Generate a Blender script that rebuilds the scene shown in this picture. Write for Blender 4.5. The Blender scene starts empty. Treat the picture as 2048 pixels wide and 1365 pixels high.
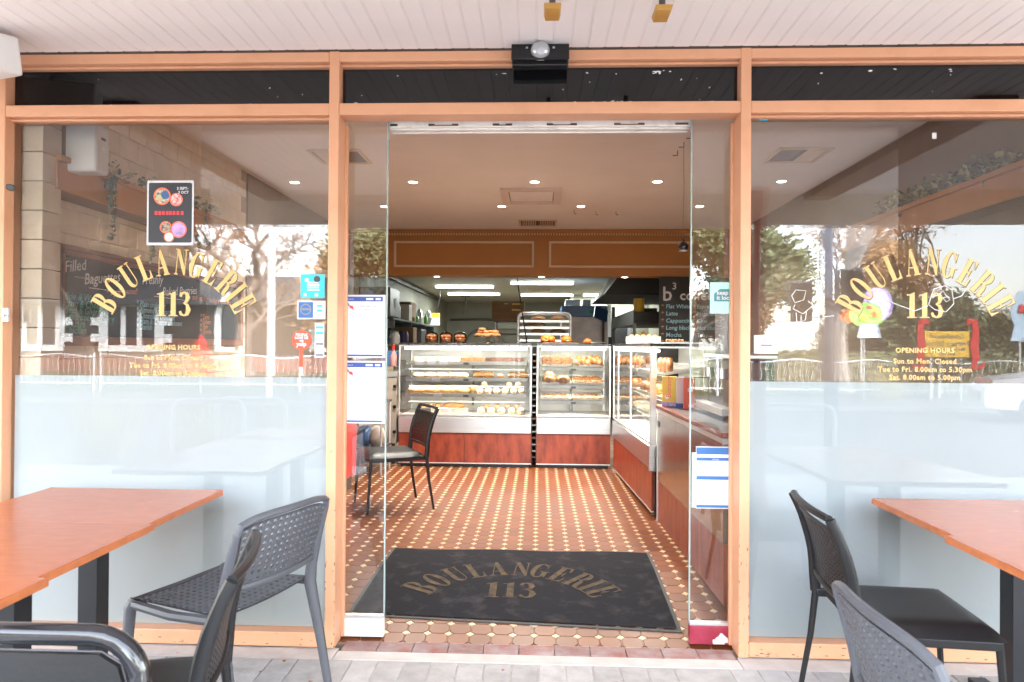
import bpy, bmesh, math, random
from mathutils import Vector, Matrix, Euler
from mathutils.geometry import tessellate_polygon
R = math.radians
rnd = random.Random(113)
sc = bpy.context.scene
COL = sc.collection

# ------------------------------------------------------------------ camera
cam_data = bpy.data.cameras.new('camera')
cam = bpy.data.objects.new('camera', cam_data)
COL.objects.link(cam)
cam_data.sensor_width = 36.0
cam_data.lens = 24.73
cam_data.clip_start = 0.05
cam_data.clip_end = 600
cam.location = (0.0, -3.1, 1.285)
_yaw, _pit, _roll = 0.038, 0.007, 0.007
_fw = Vector((-math.sin(_yaw)*math.cos(_pit), math.cos(_yaw)*math.cos(_pit), math.sin(_pit)))
_rt = Vector((math.cos(_yaw), math.sin(_yaw), 0.0))
_up = _rt.cross(_fw)
_rt2 = _rt*math.cos(_roll) + _up*math.sin(_roll)
_up2 = -_rt*math.sin(_roll) + _up*math.cos(_roll)
cam.rotation_euler = Matrix((_rt2, _up2, -_fw)).transposed().to_euler()
cam_data.dof.use_dof = True
cam_data.dof.focus_distance = 5.2
cam_data.dof.aperture_fstop = 5.6
sc.camera = cam

# ------------------------------------------------------------------ sky and sun (bright overcast)
world = bpy.data.worlds.new('World')
sc.world = world
world.use_nodes = True
wn = world.node_tree.nodes
wl = world.node_tree.links
wn.clear()
w_out = wn.new('ShaderNodeOutputWorld')
w_bg = wn.new('ShaderNodeBackground')
w_sky = wn.new('ShaderNodeTexSky')
w_sky.sky_type = 'NISHITA'
w_sky.sun_disc = False
w_sky.sun_elevation = R(50)
w_sky.sun_rotation = R(20)
w_sky.air_density = 1.2
w_sky.dust_density = 1.5
w_sky.ozone_density = 1.0
w_hsv = wn.new('ShaderNodeHueSaturation')
w_hsv.inputs['Saturation'].default_value = 0.38
wl.new(w_sky.outputs[0], w_hsv.inputs['Color'])
wl.new(w_hsv.outputs[0], w_bg.inputs['Color'])
w_bg.inputs['Strength'].default_value = 0.15
wl.new(w_bg.outputs[0], w_out.inputs['Surface'])

sun_data = bpy.data.lights.new('sun', 'SUN')
sun_data.energy = 1.5
sun_data.angle = R(40)
sun_data.color = (1.0, 0.985, 0.96)
sun = bpy.data.objects.new('sun', sun_data)
COL.objects.link(sun)
# the veiled sun stands behind the shop and lights the far side of the street
_sd = Vector((math.sin(R(20))*math.cos(R(50)), math.cos(R(20))*math.cos(R(50)), math.sin(R(50))))
sun.rotation_euler = (_sd).to_track_quat('Z', 'Y').to_euler()

sc.view_settings.view_transform = 'Standard'
sc.view_settings.look = 'None'
sc.view_settings.exposure = 4.38
sc.view_settings.gamma = 1.0
sc.render.engine = 'CYCLES'
sc.cycles.use_denoising = True
sc.cycles.max_bounces = 8
sc.cycles.diffuse_bounces = 4
sc.cycles.glossy_bounces = 4
sc.cycles.transmission_bounces = 6
sc.cycles.transparent_max_bounces = 16
sc.cycles.caustics_reflective = False
sc.cycles.caustics_refractive = False
sc.cycles.sample_clamp_indirect = 6.0

# ------------------------------------------------------------------ helpers
def V(*a): return Vector(a)

class MB:
    """collects verts and faces of one mesh"""
    def __init__(s): s.v = []; s.f = []
    def add(s, vs, fs, M=None):
        n = len(s.v)
        s.v += [tuple(M @ Vector(p)) for p in vs] if M else [tuple(p) for p in vs]
        s.f += [tuple(i+n for i in f) for f in fs]
        return s
    def box(s, x0, x1, y0, y1, z0, z1, M=None):
        return s.add([(x0,y0,z0),(x1,y0,z0),(x1,y1,z0),(x0,y1,z0),(x0,y0,z1),(x1,y0,z1),(x1,y1,z1),(x0,y1,z1)],
              [(3,2,1,0),(4,5,6,7),(0,1,5,4),(1,2,6,5),(2,3,7,6),(3,0,4,7)], M)
    def obox(s, c, size, e=(0,0,0)):
        a, b, d = (q/2 for q in size)
        return s.box(-a, a, -b, b, -d, d, Matrix.Translation(c) @ Euler(e).to_matrix().to_4x4())
    def beam(s, p0, p1, w, h, roll=0.0):
        p0, p1 = Vector(p0), Vector(p1); d = p1-p0; L = d.length
        q = d.to_track_quat('X', 'Z')
        M = Matrix.Translation((p0+p1)/2) @ q.to_matrix().to_4x4() @ Matrix.Rotation(roll, 4, 'X')
        return s.box(-L/2, L/2, -w/2, w/2, -h/2, h/2, M)
    def tube(s, pts, r, n=8, closed=False, cap=True, flat=1.0):
        pts = [Vector(p) for p in pts]; m = len(pts)
        rs = r if isinstance(r, (list, tuple)) else [r]*m
        b0 = len(s.v); ref = None
        for i, p in enumerate(pts):
            if closed: t = pts[(i+1) % m]-pts[i-1]
            else: t = pts[min(i+1, m-1)]-pts[max(i-1, 0)]
            if t.length < 1e-9: t = Vector((0,0,1))
            t.normalize()
            if ref is None:
                ref = Vector((0,0,1)) if abs(t.z) < .9 else Vector((0,1,0))
            u = ref - t*ref.dot(t)
            if u.length < 1e-6: u = t.orthogonal()
            u.normalize(); w = t.cross(u); ref = u
            for k in range(n):
                a = 2*math.pi*k/n
                s.v.append(tuple(p + (u*math.cos(a)*flat + w*math.sin(a))*rs[i]))
        segs = m if closed else m-1
        for i in range(segs):
            a = b0+i*n; b = b0+((i+1) % m)*n
            for k in range(n):
                k2 = (k+1) % n
                s.f.append((a+k, a+k2, b+k2, b+k))
        if cap and not closed:
            s.f.append(tuple(b0+k for k in reversed(range(n))))
            s.f.append(tuple(b0+(m-1)*n+k for k in range(n)))
        return s
    def cyl(s, p0, p1, r0, r1=None, n=12): return s.tube([p0, p1], [r0, r0 if r1 is None else r1], n)
    def lathe(s, prof, n=16, c=(0,0,0), M=None, jit=0.0):
        b0 = len(s.v)
        for (r, z) in prof:
            for k in range(n):
                a = 2*math.pi*k/n; rr = r*(1+rnd.uniform(-jit, jit))
                p = Vector((c[0]+rr*math.cos(a), c[1]+rr*math.sin(a), c[2]+z))
                s.v.append(tuple(M @ p if M else p))
        for i in range(len(prof)-1):
            for k in range(n):
                k2 = (k+1) % n
                s.f.append((b0+i*n+k, b0+i*n+k2, b0+(i+1)*n+k2, b0+(i+1)*n+k))
        s.f.append(tuple(b0+k for k in reversed(range(n))))
        s.f.append(tuple(b0+(len(prof)-1)*n+k for k in range(n)))
        return s
    def prism(s, loops, th, M=None):
        """flat outline (loops of 2-D points, holes after the first) raised by th along local Z"""
        tri = tessellate_polygon([[Vector((x, y, 0)) for x, y in l] for l in loops])
        flat = [p for l in loops for p in l]; n = len(flat)
        vs = [(x, y, th) for x, y in flat]; fs = []
        for t in tri:
            a, b, c = (Vector(flat[i]) for i in t)
            fs.append(tuple(t) if (b-a).cross(c-a) > 0 else tuple(reversed(t)))
        if th > 0:
            vs += [(x, y, 0.0) for x, y in flat]
            fs += [tuple(i+n for i in reversed(f)) for f in list(fs)]
            o = 0
            for l in loops:
                for i in range(len(l)):
                    j = (i+1) % len(l)
                    fs.append((o+i, o+i+n, o+j+n, o+j))
                o += len(l)
        return s.add(vs, fs, M)
    def blob(s, c, r, nu=10, nv=7, jit=0.0, M=None):
        prof = []
        for i in range(nv+1):
            a = -math.pi/2+math.pi*i/nv
            prof.append((max(.002, math.cos(a)), math.sin(a)))
        b0 = len(s.v); t = MB(); t.lathe(prof, nu, jit=jit)
        T = Matrix.Translation(c) @ Matrix.Diagonal((r[0], r[1], r[2], 1))
        return s.add(t.v, t.f, (M @ T) if M else T)
    def mesh(s, name):
        me = bpy.data.meshes.new(name); me.from_pydata(s.v, [], s.f); me.update(); return me

def _obj(name, data, mat, parent=None, smooth=False, bevel=0.0, loc=None, rot=None, seg=2):
    if isinstance(data, MB): data = data.mesh(name)
    if mat and not data.materials: data.materials.append(mat)
    if smooth:
        data.polygons.foreach_set('use_smooth', [True]*len(data.polygons))
        if hasattr(data, 'set_sharp_from_angle'): data.set_sharp_from_angle(angle=R(40))
    o = bpy.data.objects.new(name, data); COL.objects.link(o)
    if parent: o.parent = parent
    if loc is not None: o.location = loc
    if rot is not None: o.rotation_euler = rot
    if bevel:
        m = o.modifiers.new('bevel', 'BEVEL'); m.width = bevel; m.segments = seg; m.limit_method = 'ANGLE'
    return o
def part(name, mb, mat, parent, **k):
    kind = k.pop('kind', None); label = k.pop('label', None)
    o = _obj(name, mb, mat, parent, **k)
    if kind: o['kind'] = kind
    if label: o['label'] = label
    return o
def tag(o, label, cat, group=None):
    o['label'] = label; o['category'] = cat
    if group: o['group'] = group
    return o
def thing(name, label, cat, loc=(0,0,0), rz=0.0, group=None):
    o = bpy.data.objects.new(name, None); COL.objects.link(o)
    o.empty_display_size = .1
    o.location = loc; o.rotation_euler = (0, 0, rz)
    return tag(o, label, cat, group)
def solo(name, mb, mat, label, cat, group=None, **k):
    return tag(_obj(name, mb, mat, **k), label, cat, group)
def struct(name, mb, mat, **k):
    o = _obj(name, mb, mat, **k)
    if not k.get('parent'): o['kind'] = 'structure'
    return o
def copy_tree(o, parent=None):
    c = o.copy(); COL.objects.link(c); c.parent = parent
    for ch in list(o.children): copy_tree(ch, c)
    return c
ORD = ['first','second','third','fourth','fifth','sixth','seventh','eighth','ninth','tenth','eleventh','twelfth']

# ------------------------------------------------------------------ materials
def mat(name, col, rough=.5, metal=0.0, var=.12, scale=6.0, bump=0.0, bscale=40.0, stretch=(1,1,1), spec=.5, coat=0.0,
        rand=0.0, col2=None, emit=0.0, detail=4.0, rvar=0.0, contrast=(.3,.7)):
    m = bpy.data.materials.new(name); m.use_nodes = True
    nt = m.node_tree; N = nt.nodes; L = nt.links; N.clear()
    out = N.new('ShaderNodeOutputMaterial'); b = N.new('ShaderNodeBsdfPrincipled')
    L.new(b.outputs[0], out.inputs['Surface'])
    b.inputs['Roughness'].default_value = rough; b.inputs['Metallic'].default_value = metal
    b.inputs['Specular IOR Level'].default_value = spec; b.inputs['Coat Weight'].default_value = coat
    b.inputs['Coat Roughness'].default_value = .08
    tc = N.new('ShaderNodeTexCoord'); mp = N.new('ShaderNodeMapping'); mp.inputs['Scale'].default_value = stretch
    L.new(tc.outputs['Object'], mp.inputs['Vector'])
    src = mp.outputs[0]
    if rand:
        oi = N.new('ShaderNodeObjectInfo'); ml = N.new('ShaderNodeVectorMath'); ml.operation = 'ADD'
        sclr = N.new('ShaderNodeMath'); sclr.operation = 'MULTIPLY'; sclr.inputs[1].default_value = 37.0
        L.new(oi.outputs['Random'], sclr.inputs[0]); L.new(src, ml.inputs[0]); L.new(sclr.outputs[0], ml.inputs[1])
        src = ml.outputs[0]
    nz = N.new('ShaderNodeTexNoise'); nz.inputs['Scale'].default_value = scale; nz.inputs['Detail'].default_value = detail
    nz.inputs['Roughness'].default_value = .6
    L.new(src, nz.inputs['Vector'])
    cr = N.new('ShaderNodeValToRGB')
    c2 = col2 if col2 else tuple(min(1, c*(1+var)) for c in col)
    c1 = col if col2 else tuple(c*(1-var) for c in col)
    cr.color_ramp.elements[0].position = contrast[0]; cr.color_ramp.elements[1].position = contrast[1]
    cr.color_ramp.elements[0].color = (*c1, 1); cr.color_ramp.elements[1].color = (*c2, 1)
    L.new(nz.outputs['Fac'], cr.inputs['Fac']); colout = cr.outputs[0]
    if rand:
        hs = N.new('ShaderNodeHueSaturation'); mr = N.new('ShaderNodeMapRange')
        mr.inputs['To Min'].default_value = 1-rand; mr.inputs['To Max'].default_value = 1+rand
        L.new(oi.outputs['Random'], mr.inputs['Value']); L.new(mr.outputs[0], hs.inputs['Value'])
        L.new(colout, hs.inputs['Color']); colout = hs.outputs[0]
    L.new(colout, b.inputs['Base Color'])
    if emit:
        L.new(colout, b.inputs['Emission Color']); b.inputs['Emission Strength'].default_value = emit
    if rvar:
        mr2 = N.new('ShaderNodeMapRange'); mr2.inputs['To Min'].default_value = max(.02, rough-rvar); mr2.inputs['To Max'].default_value = rough+rvar
        L.new(nz.outputs['Fac'], mr2.inputs['Value']); L.new(mr2.outputs[0], b.inputs['Roughness'])
    if bump:
        n2 = N.new('ShaderNodeTexNoise'); n2.inputs['Scale'].default_value = bscale; n2.inputs['Detail'].default_value = 3
        L.new(mp.outputs[0], n2.inputs['Vector'])
        bp = N.new('ShaderNodeBump'); bp.inputs['Strength'].default_value = bump; bp.inputs['Distance'].default_value = .004
        L.new(n2.outputs['Fac'], bp.inputs['Height']); L.new(bp.outputs[0], b.inputs['Normal'])
    return m

def glass_mat(name, tint=(1,1,1), ior=1.5, boost=2.0, rough=0.0, dirt=0.0):
    """thin window glass: clear straight through, Fresnel reflection of both faces"""
    m = bpy.data.materials.new(name); m.use_nodes = True
    nt = m.node_tree; N = nt.nodes; L = nt.links; N.clear()
    out = N.new('ShaderNodeOutputMaterial'); mx = N.new('ShaderNodeMixShader')
    tr = N.new('ShaderNodeBsdfTransparent'); tr.inputs[0].default_value = (*tint, 1)
    gl = N.new('ShaderNodeBsdfGlossy'); gl.inputs['Roughness'].default_value = rough
    fr = N.new('ShaderNodeFresnel'); fr.inputs['IOR'].default_value = ior
    mu = N.new('ShaderNodeMath'); mu.operation = 'MULTIPLY'; mu.inputs[1].default_value = boost; mu.use_clamp = True
    L.new(fr.outputs[0], mu.inputs[0]); L.new(mu.outputs[0], mx.inputs[0])
    L.new(tr.outputs[0], mx.inputs[1]); L.new(gl.outputs[0], mx.inputs[2])
    last = mx.outputs[0]
    if dirt:
        df = N.new('ShaderNodeBsdfDiffuse'); df.inputs[0].default_value = (.8,.8,.8,1)
        nz = N.new('ShaderNodeTexNoise'); nz.inputs['Scale'].default_value = 3.0; nz.inputs['Detail'].default_value = 6
        tc = N.new('ShaderNodeTexCoord'); L.new(tc.outputs['Object'], nz.inputs['Vector'])
        mr = N.new('ShaderNodeMapRange'); mr.inputs['From Min'].default_value = .45; mr.inputs['From Max'].default_value = .8
        mr.inputs['To Min'].default_value = dirt*.3; mr.inputs['To Max'].default_value = dirt
        L.new(nz.outputs['Fac'], mr.inputs['Value'])
        m2 = N.new('ShaderNodeMixShader'); L.new(mr.outputs[0], m2.inputs[0]); L.new(last, m2.inputs[1]); L.new(df.outputs[0], m2.inputs[2])
        last = m2.outputs[0]
    L.new(last, out.inputs['Surface'])
    return m

def film_mat(name, col, trans=.5):
    m = bpy.data.materials.new(name); m.use_nodes = True
    nt = m.node_tree; N = nt.nodes; L = nt.links; N.clear()
    out = N.new('ShaderNodeOutputMaterial'); mx = N.new('ShaderNodeMixShader')
    d = N.new('ShaderNodeBsdfDiffuse'); t = N.new('ShaderNodeBsdfTranslucent')
    nz = N.new('ShaderNodeTexNoise'); nz.inputs['Scale'].default_value = 2.2; nz.inputs['Detail'].default_value = 9
    tc = N.new('ShaderNodeTexCoord'); L.new(tc.outputs['Object'], nz.inputs['Vector'])
    cr = N.new('ShaderNodeValToRGB'); cr.color_ramp.elements[0].color = (*[c*.90 for c in col], 1); cr.color_ramp.elements[1].color = (*col, 1)
    L.new(nz.outputs['Fac'], cr.inputs['Fac']); L.new(cr.outputs[0], d.inputs[0]); L.new(cr.outputs[0], t.inputs[0])
    mx.inputs[0].default_value = trans
    L.new(d.outputs[0], mx.inputs[1]); L.new(t.outputs[0], mx.inputs[2]); L.new(mx.outputs[0], out.inputs['Surface'])
    return m

def emit_mat(name, col, strength):
    m = bpy.data.materials.new(name); m.use_nodes = True
    nt = m.node_tree; N = nt.nodes; N.clear()
    out = N.new('ShaderNodeOutputMaterial'); e = N.new('ShaderNodeEmission')
    e.inputs[0].default_value = (*col, 1); e.inputs[1].default_value = strength
    nt.links.new(e.outputs[0], out.inputs['Surface'])
    return m

M = {}
M['orange'] = mat('orange_paint', (.60,.30,.165), col2=(.67,.345,.20), rough=.38, scale=5, detail=10, bump=.12, bscale=25, contrast=(.28,.5), rvar=.08)
M['soffit'] = mat('soffit_paint', (.87,.82,.80), rough=.5, var=.03, scale=1.5)
M['black_glass'] = mat('black_painted_glass', (.006,.006,.007), rough=.025, var=.3, scale=4, spec=.5)
M['glass'] = glass_mat('window_glass', ior=1.52, boost=1.55, dirt=.02)
M['door_glass'] = glass_mat('door_glass', tint=(.95,.985,.975), ior=1.52, boost=3.0, dirt=.02)
M['case_glass'] = glass_mat('case_glass', ior=1.45, boost=1.6)
M['film'] = film_mat('frosted_film', (.72,.815,.85), .30)
M['gold'] = mat('gold_vinyl', (.56,.37,.13), rough=.4, var=.12, scale=3)
M['dark_edge'] = mat('dark_brown_vinyl', (.05,.03,.02), rough=.5)
M['steel'] = mat('brushed_steel', (.62,.62,.63), rough=.32, metal=1, var=.08, scale=3, stretch=(1,1,30), rvar=.06)
M['alu'] = mat('satin_aluminium', (.72,.73,.75), rough=.38, metal=.9, var=.06, scale=4)
M['white'] = mat('white_paint', (.78,.78,.78), rough=.45, var=.05)
M['offwhite'] = mat('scuff_and_glare_white', (.70,.68,.64), rough=.55, var=.25, scale=9, contrast=(.2,.5))
M['black'] = mat('black_plastic', (.007,.007,.008), rough=.42, var=.2)
M['black_gloss'] = mat('black_gloss_tube', (.012,.013,.016), rough=.12, var=.2, coat=.6)
M['black_pad'] = mat('black_vinyl_pad', (.009,.0095,.011), rough=.42, var=.15, bump=.15, bscale=90)
M['grey_plastic'] = mat('charcoal_resin', (.085,.088,.10), rough=.48, var=.08, bump=.05, bscale=120)
M['post'] = mat('dark_steel_post', (.012,.014,.018), rough=.4, var=.15)
M['red_lam'] = mat('red_laminate', (.15,.021,.010), col2=(.31,.058,.024), rough=.34, scale=5, stretch=(3.0,3.0,1.0), detail=8, contrast=(.34,.66))
M['table'] = mat('table_laminate', (.36,.095,.038), col2=(.46,.145,.065), rough=.24, rvar=.08, scale=13, stretch=(1,2.6,1), detail=10, contrast=(.12,.88), rand=.03)
M['table_edge'] = mat('table_edge_band', (.50,.16,.06), rough=.4, var=.2, scale=20)
M['peach'] = mat('peach_ceiling', (.88,.82,.78), rough=.7, var=.03, scale=2)
M['ochre'] = mat('ochre_bulkhead', (.47,.185,.04), rough=.5, var=.06, scale=3)
M['cream_trim'] = mat('cream_trim', (.72,.56,.38), rough=.5, var=.05)
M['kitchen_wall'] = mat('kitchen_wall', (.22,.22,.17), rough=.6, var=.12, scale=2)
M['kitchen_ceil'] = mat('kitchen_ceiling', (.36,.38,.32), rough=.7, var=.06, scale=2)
M['chalk_black'] = mat('chalkboard', (.018,.018,.019), rough=.7, var=.5, scale=3, col2=(.04,.04,.042))
M['chalk'] = mat('white_chalk', (.62,.62,.62), rough=.9, var=.25, scale=90)
M['chalk_green'] = mat('green_chalk', (.12,.40,.30), rough=.9, var=.25, scale=90)
M['chalk_blue'] = mat('blue_chalk', (.28,.50,.58), rough=.9, var=.25, scale=90)
M['chalk_orange'] = mat('orange_chalk', (.60,.22,.05), rough=.9, var=.25, scale=90)
M['board_wood'] = mat('dark_red_wood', (.17,.048,.014), col2=(.26,.085,.03), rough=.4, scale=5, stretch=(6,.6,6), detail=6)
M['tan_wood'] = mat('tan_painted_wood', (.50,.22,.075), rough=.45, var=.08, scale=4)
M['tan_wall'] = mat('tan_wall_paint', (.24,.18,.14), rough=.6, var=.05)
M['brown_wood'] = mat('brown_painted_wood', (.20,.10,.06), rough=.5, var=.1, scale=4)
M['tile'] = mat('terracotta_tile', (.150,.040,.0095), col2=(.195,.057,.015), rough=.36, spec=.4, scale=5, rand=.16, bump=.03, bscale=30, rvar=.05)
M['dot'] = mat('cream_tile', (.66,.49,.29), rough=.3, var=.1, scale=20, rand=.1)
M['grout'] = mat('grout', (.36,.25,.18), rough=.8, var=.25, scale=6)
M['nosing'] = mat('ridged_red_tile', (.27,.10,.075), col2=(.34,.26,.24), rough=.5, scale=14, rand=.12)
M['concrete'] = mat('pale_concrete', (.46,.42,.39), col2=(.62,.58,.55), rough=.85, scale=7, bump=.3, bscale=60, detail=8)
M['paver'] = mat('grey_paver', (.36,.345,.335), col2=(.50,.485,.475), rough=.85, scale=14, detail=10, bump=.5, bscale=120, rand=.13)
M['joint'] = mat('paver_joint_sand', (.48,.45,.42), rough=.95, var=.2, scale=30)
M['mat_pile'] = mat('charcoal_carpet', (.024,.024,.029), col2=(.085,.078,.080), rough=.95, scale=9, detail=15, bump=.6, bscale=250, contrast=(.52,.88), spec=.1)
M['mat_rubber'] = mat('mat_rubber_edge', (.055,.055,.055), rough=.7, var=.2)
M['mat_gold'] = mat('worn_gold_pile', (.15,.11,.068), col2=(.055,.046,.042), rough=.95, scale=22, detail=8, spec=.1)
M['block'] = mat('cream_block', (.70,.58,.43), col2=(.78,.66,.51), rough=.8, scale=9, rand=.05, bump=.2, bscale=90)
M['mortar'] = mat('mortar', (.42,.32,.23), rough=.9)
M['silver'] = mat('silver_plastic', (.42,.43,.45), rough=.25, metal=.4, var=.05)
M['paper'] = mat('white_paper', (.60,.61,.64), rough=.5, var=.02)
M['ink_blue'] = mat('blue_print', (.03,.07,.32), rough=.5, var=.1)
M['ink_grey'] = mat('grey_print', (.20,.205,.23), rough=.5, var=.1)
M['ink_dark'] = mat('dark_print', (.10,.10,.16), rough=.5, var=.1)
M['ink_red'] = mat('red_print', (.70,.04,.05), rough=.5, var=.1)
M['cyan'] = mat('cyan_print', (.02,.50,.66), rough=.35, var=.12, scale=12)
M['mint'] = mat('mint_print', (.42,.74,.69), rough=.4, var=.06)
M['teal'] = mat('teal_print', (.03,.22,.25), rough=.4, var=.08)
M['yelp_red'] = mat('red_sticker', (.72,.075,.03), rough=.35, var=.08)
M['coral'] = mat('coral_print', (.80,.17,.08), rough=.4, var=.1)
M['poster_black'] = mat('poster_black', (.025,.03,.04), rough=.3, var=.3)
M['leaf'] = mat('grey_green_leaf', (.10,.125,.085), col2=(.20,.23,.17), rough=.5, scale=14, rand=.2)
M['leaf_pale'] = mat('pale_leaf', (.36,.33,.17), col2=(.5,.47,.28), rough=.5, scale=14)
M['stem'] = mat('vine_stem', (.10,.075,.04), rough=.7)
M['cream_plastic'] = mat('white_abs', (.74,.74,.73), rough=.3, var=.03)
M['granite'] = mat('black_granite', (.014,.014,.014), rough=.15, var=.6, scale=60)
M['tray_white'] = mat('white_tray', (.78,.76,.70), rough=.35, var=.04)
M['price_tag'] = mat('black_price_tag', (.04,.04,.045), rough=.4)
M['case_inner'] = mat('case_back_panel', (.78,.78,.73), rough=.3, var=.05)
M['shelf_grey'] = mat('shelf_edge_grey', (.36,.35,.33), rough=.35, metal=.3, var=.1)
M['crust'] = mat('golden_crust', (.17,.05,.010), col2=(.46,.20,.05), rough=.45, scale=26, detail=6, bump=.5, bscale=60, rand=.12)
M['crust_dark'] = mat('dark_crust', (.12,.04,.014), col2=(.40,.16,.05), rough=.4, scale=30, detail=6, bump=.5, bscale=70, rand=.1)
M['pale_bun'] = mat('floury_bun', (.32,.135,.04), col2=(.54,.34,.16), rough=.7, scale=12, detail=6, bump=.3, bscale=50, rand=.06)
M['cream_cake'] = mat('cream_icing', (.62,.42,.24), col2=(.74,.62,.45), rough=.5, scale=14, rand=.08)
M['choc'] = mat('chocolate', (.07,.025,.014), col2=(.15,.055,.03), rough=.35, scale=20)
M['orange_pastry'] = mat('glazed_orange_pastry', (.30,.06,.006), col2=(.58,.19,.022), rough=.28, scale=30, bump=.6, bscale=60, rand=.08)
M['doughnut'] = mat('sugared_doughnut', (.28,.08,.02), col2=(.46,.18,.06), rough=.6, scale=40, rand=.1)
M['cardboard'] = mat('cardboard', (.24,.145,.075), rough=.8, var=.15, scale=3, stretch=(1,1,6))
M['yellow'] = mat('yellow_print', (.82,.50,.04), rough=.4, var=.08)
M['green'] = mat('green_plastic', (.09,.26,.04), rough=.35, var=.15)
M['purple'] = mat('purple_plastic', (.09,.06,.17), rough=.35)
M['pink_liquid'] = mat('pink_bottle', (.55,.28,.26), rough=.3)
M['blue'] = mat('blue_plastic', (.05,.13,.30), rough=.35)
M['red'] = mat('red_plastic', (.62,.02,.02), rough=.35)
M['dark_steel'] = mat('dark_steel', (.12,.12,.12), rough=.4, metal=.8, var=.15)
M['hood'] = mat('dark_hood', (.025,.023,.021), rough=.5, var=.2)
M['cab_grey'] = mat('grey_cabinet', (.10,.115,.12), rough=.4, var=.08)
M['machine'] = mat('beige_machine', (.46,.40,.34), rough=.45, var=.1)
M['void'] = mat('dark_doorway', (.012,.012,.012), rough=.8)
M['maroon'] = mat('worn_maroon_paint', (.26,.012,.035), col2=(.42,.06,.10), rough=.4, scale=8, detail=6)
M['lamp'] = emit_mat('lamp_glow', (1.0,.90,.74), 1.6)
M['fill_strip'] = emit_mat('fill_strip_glow', (1.0,.93,.80), .22)  # glow of the strips added under the case shelves
M['tube'] = emit_mat('tube_glow', (.95,1.0,.97), .9)
M['case_tube'] = emit_mat('case_tube_glow', (1.0,.97,.90), .8)

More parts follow.
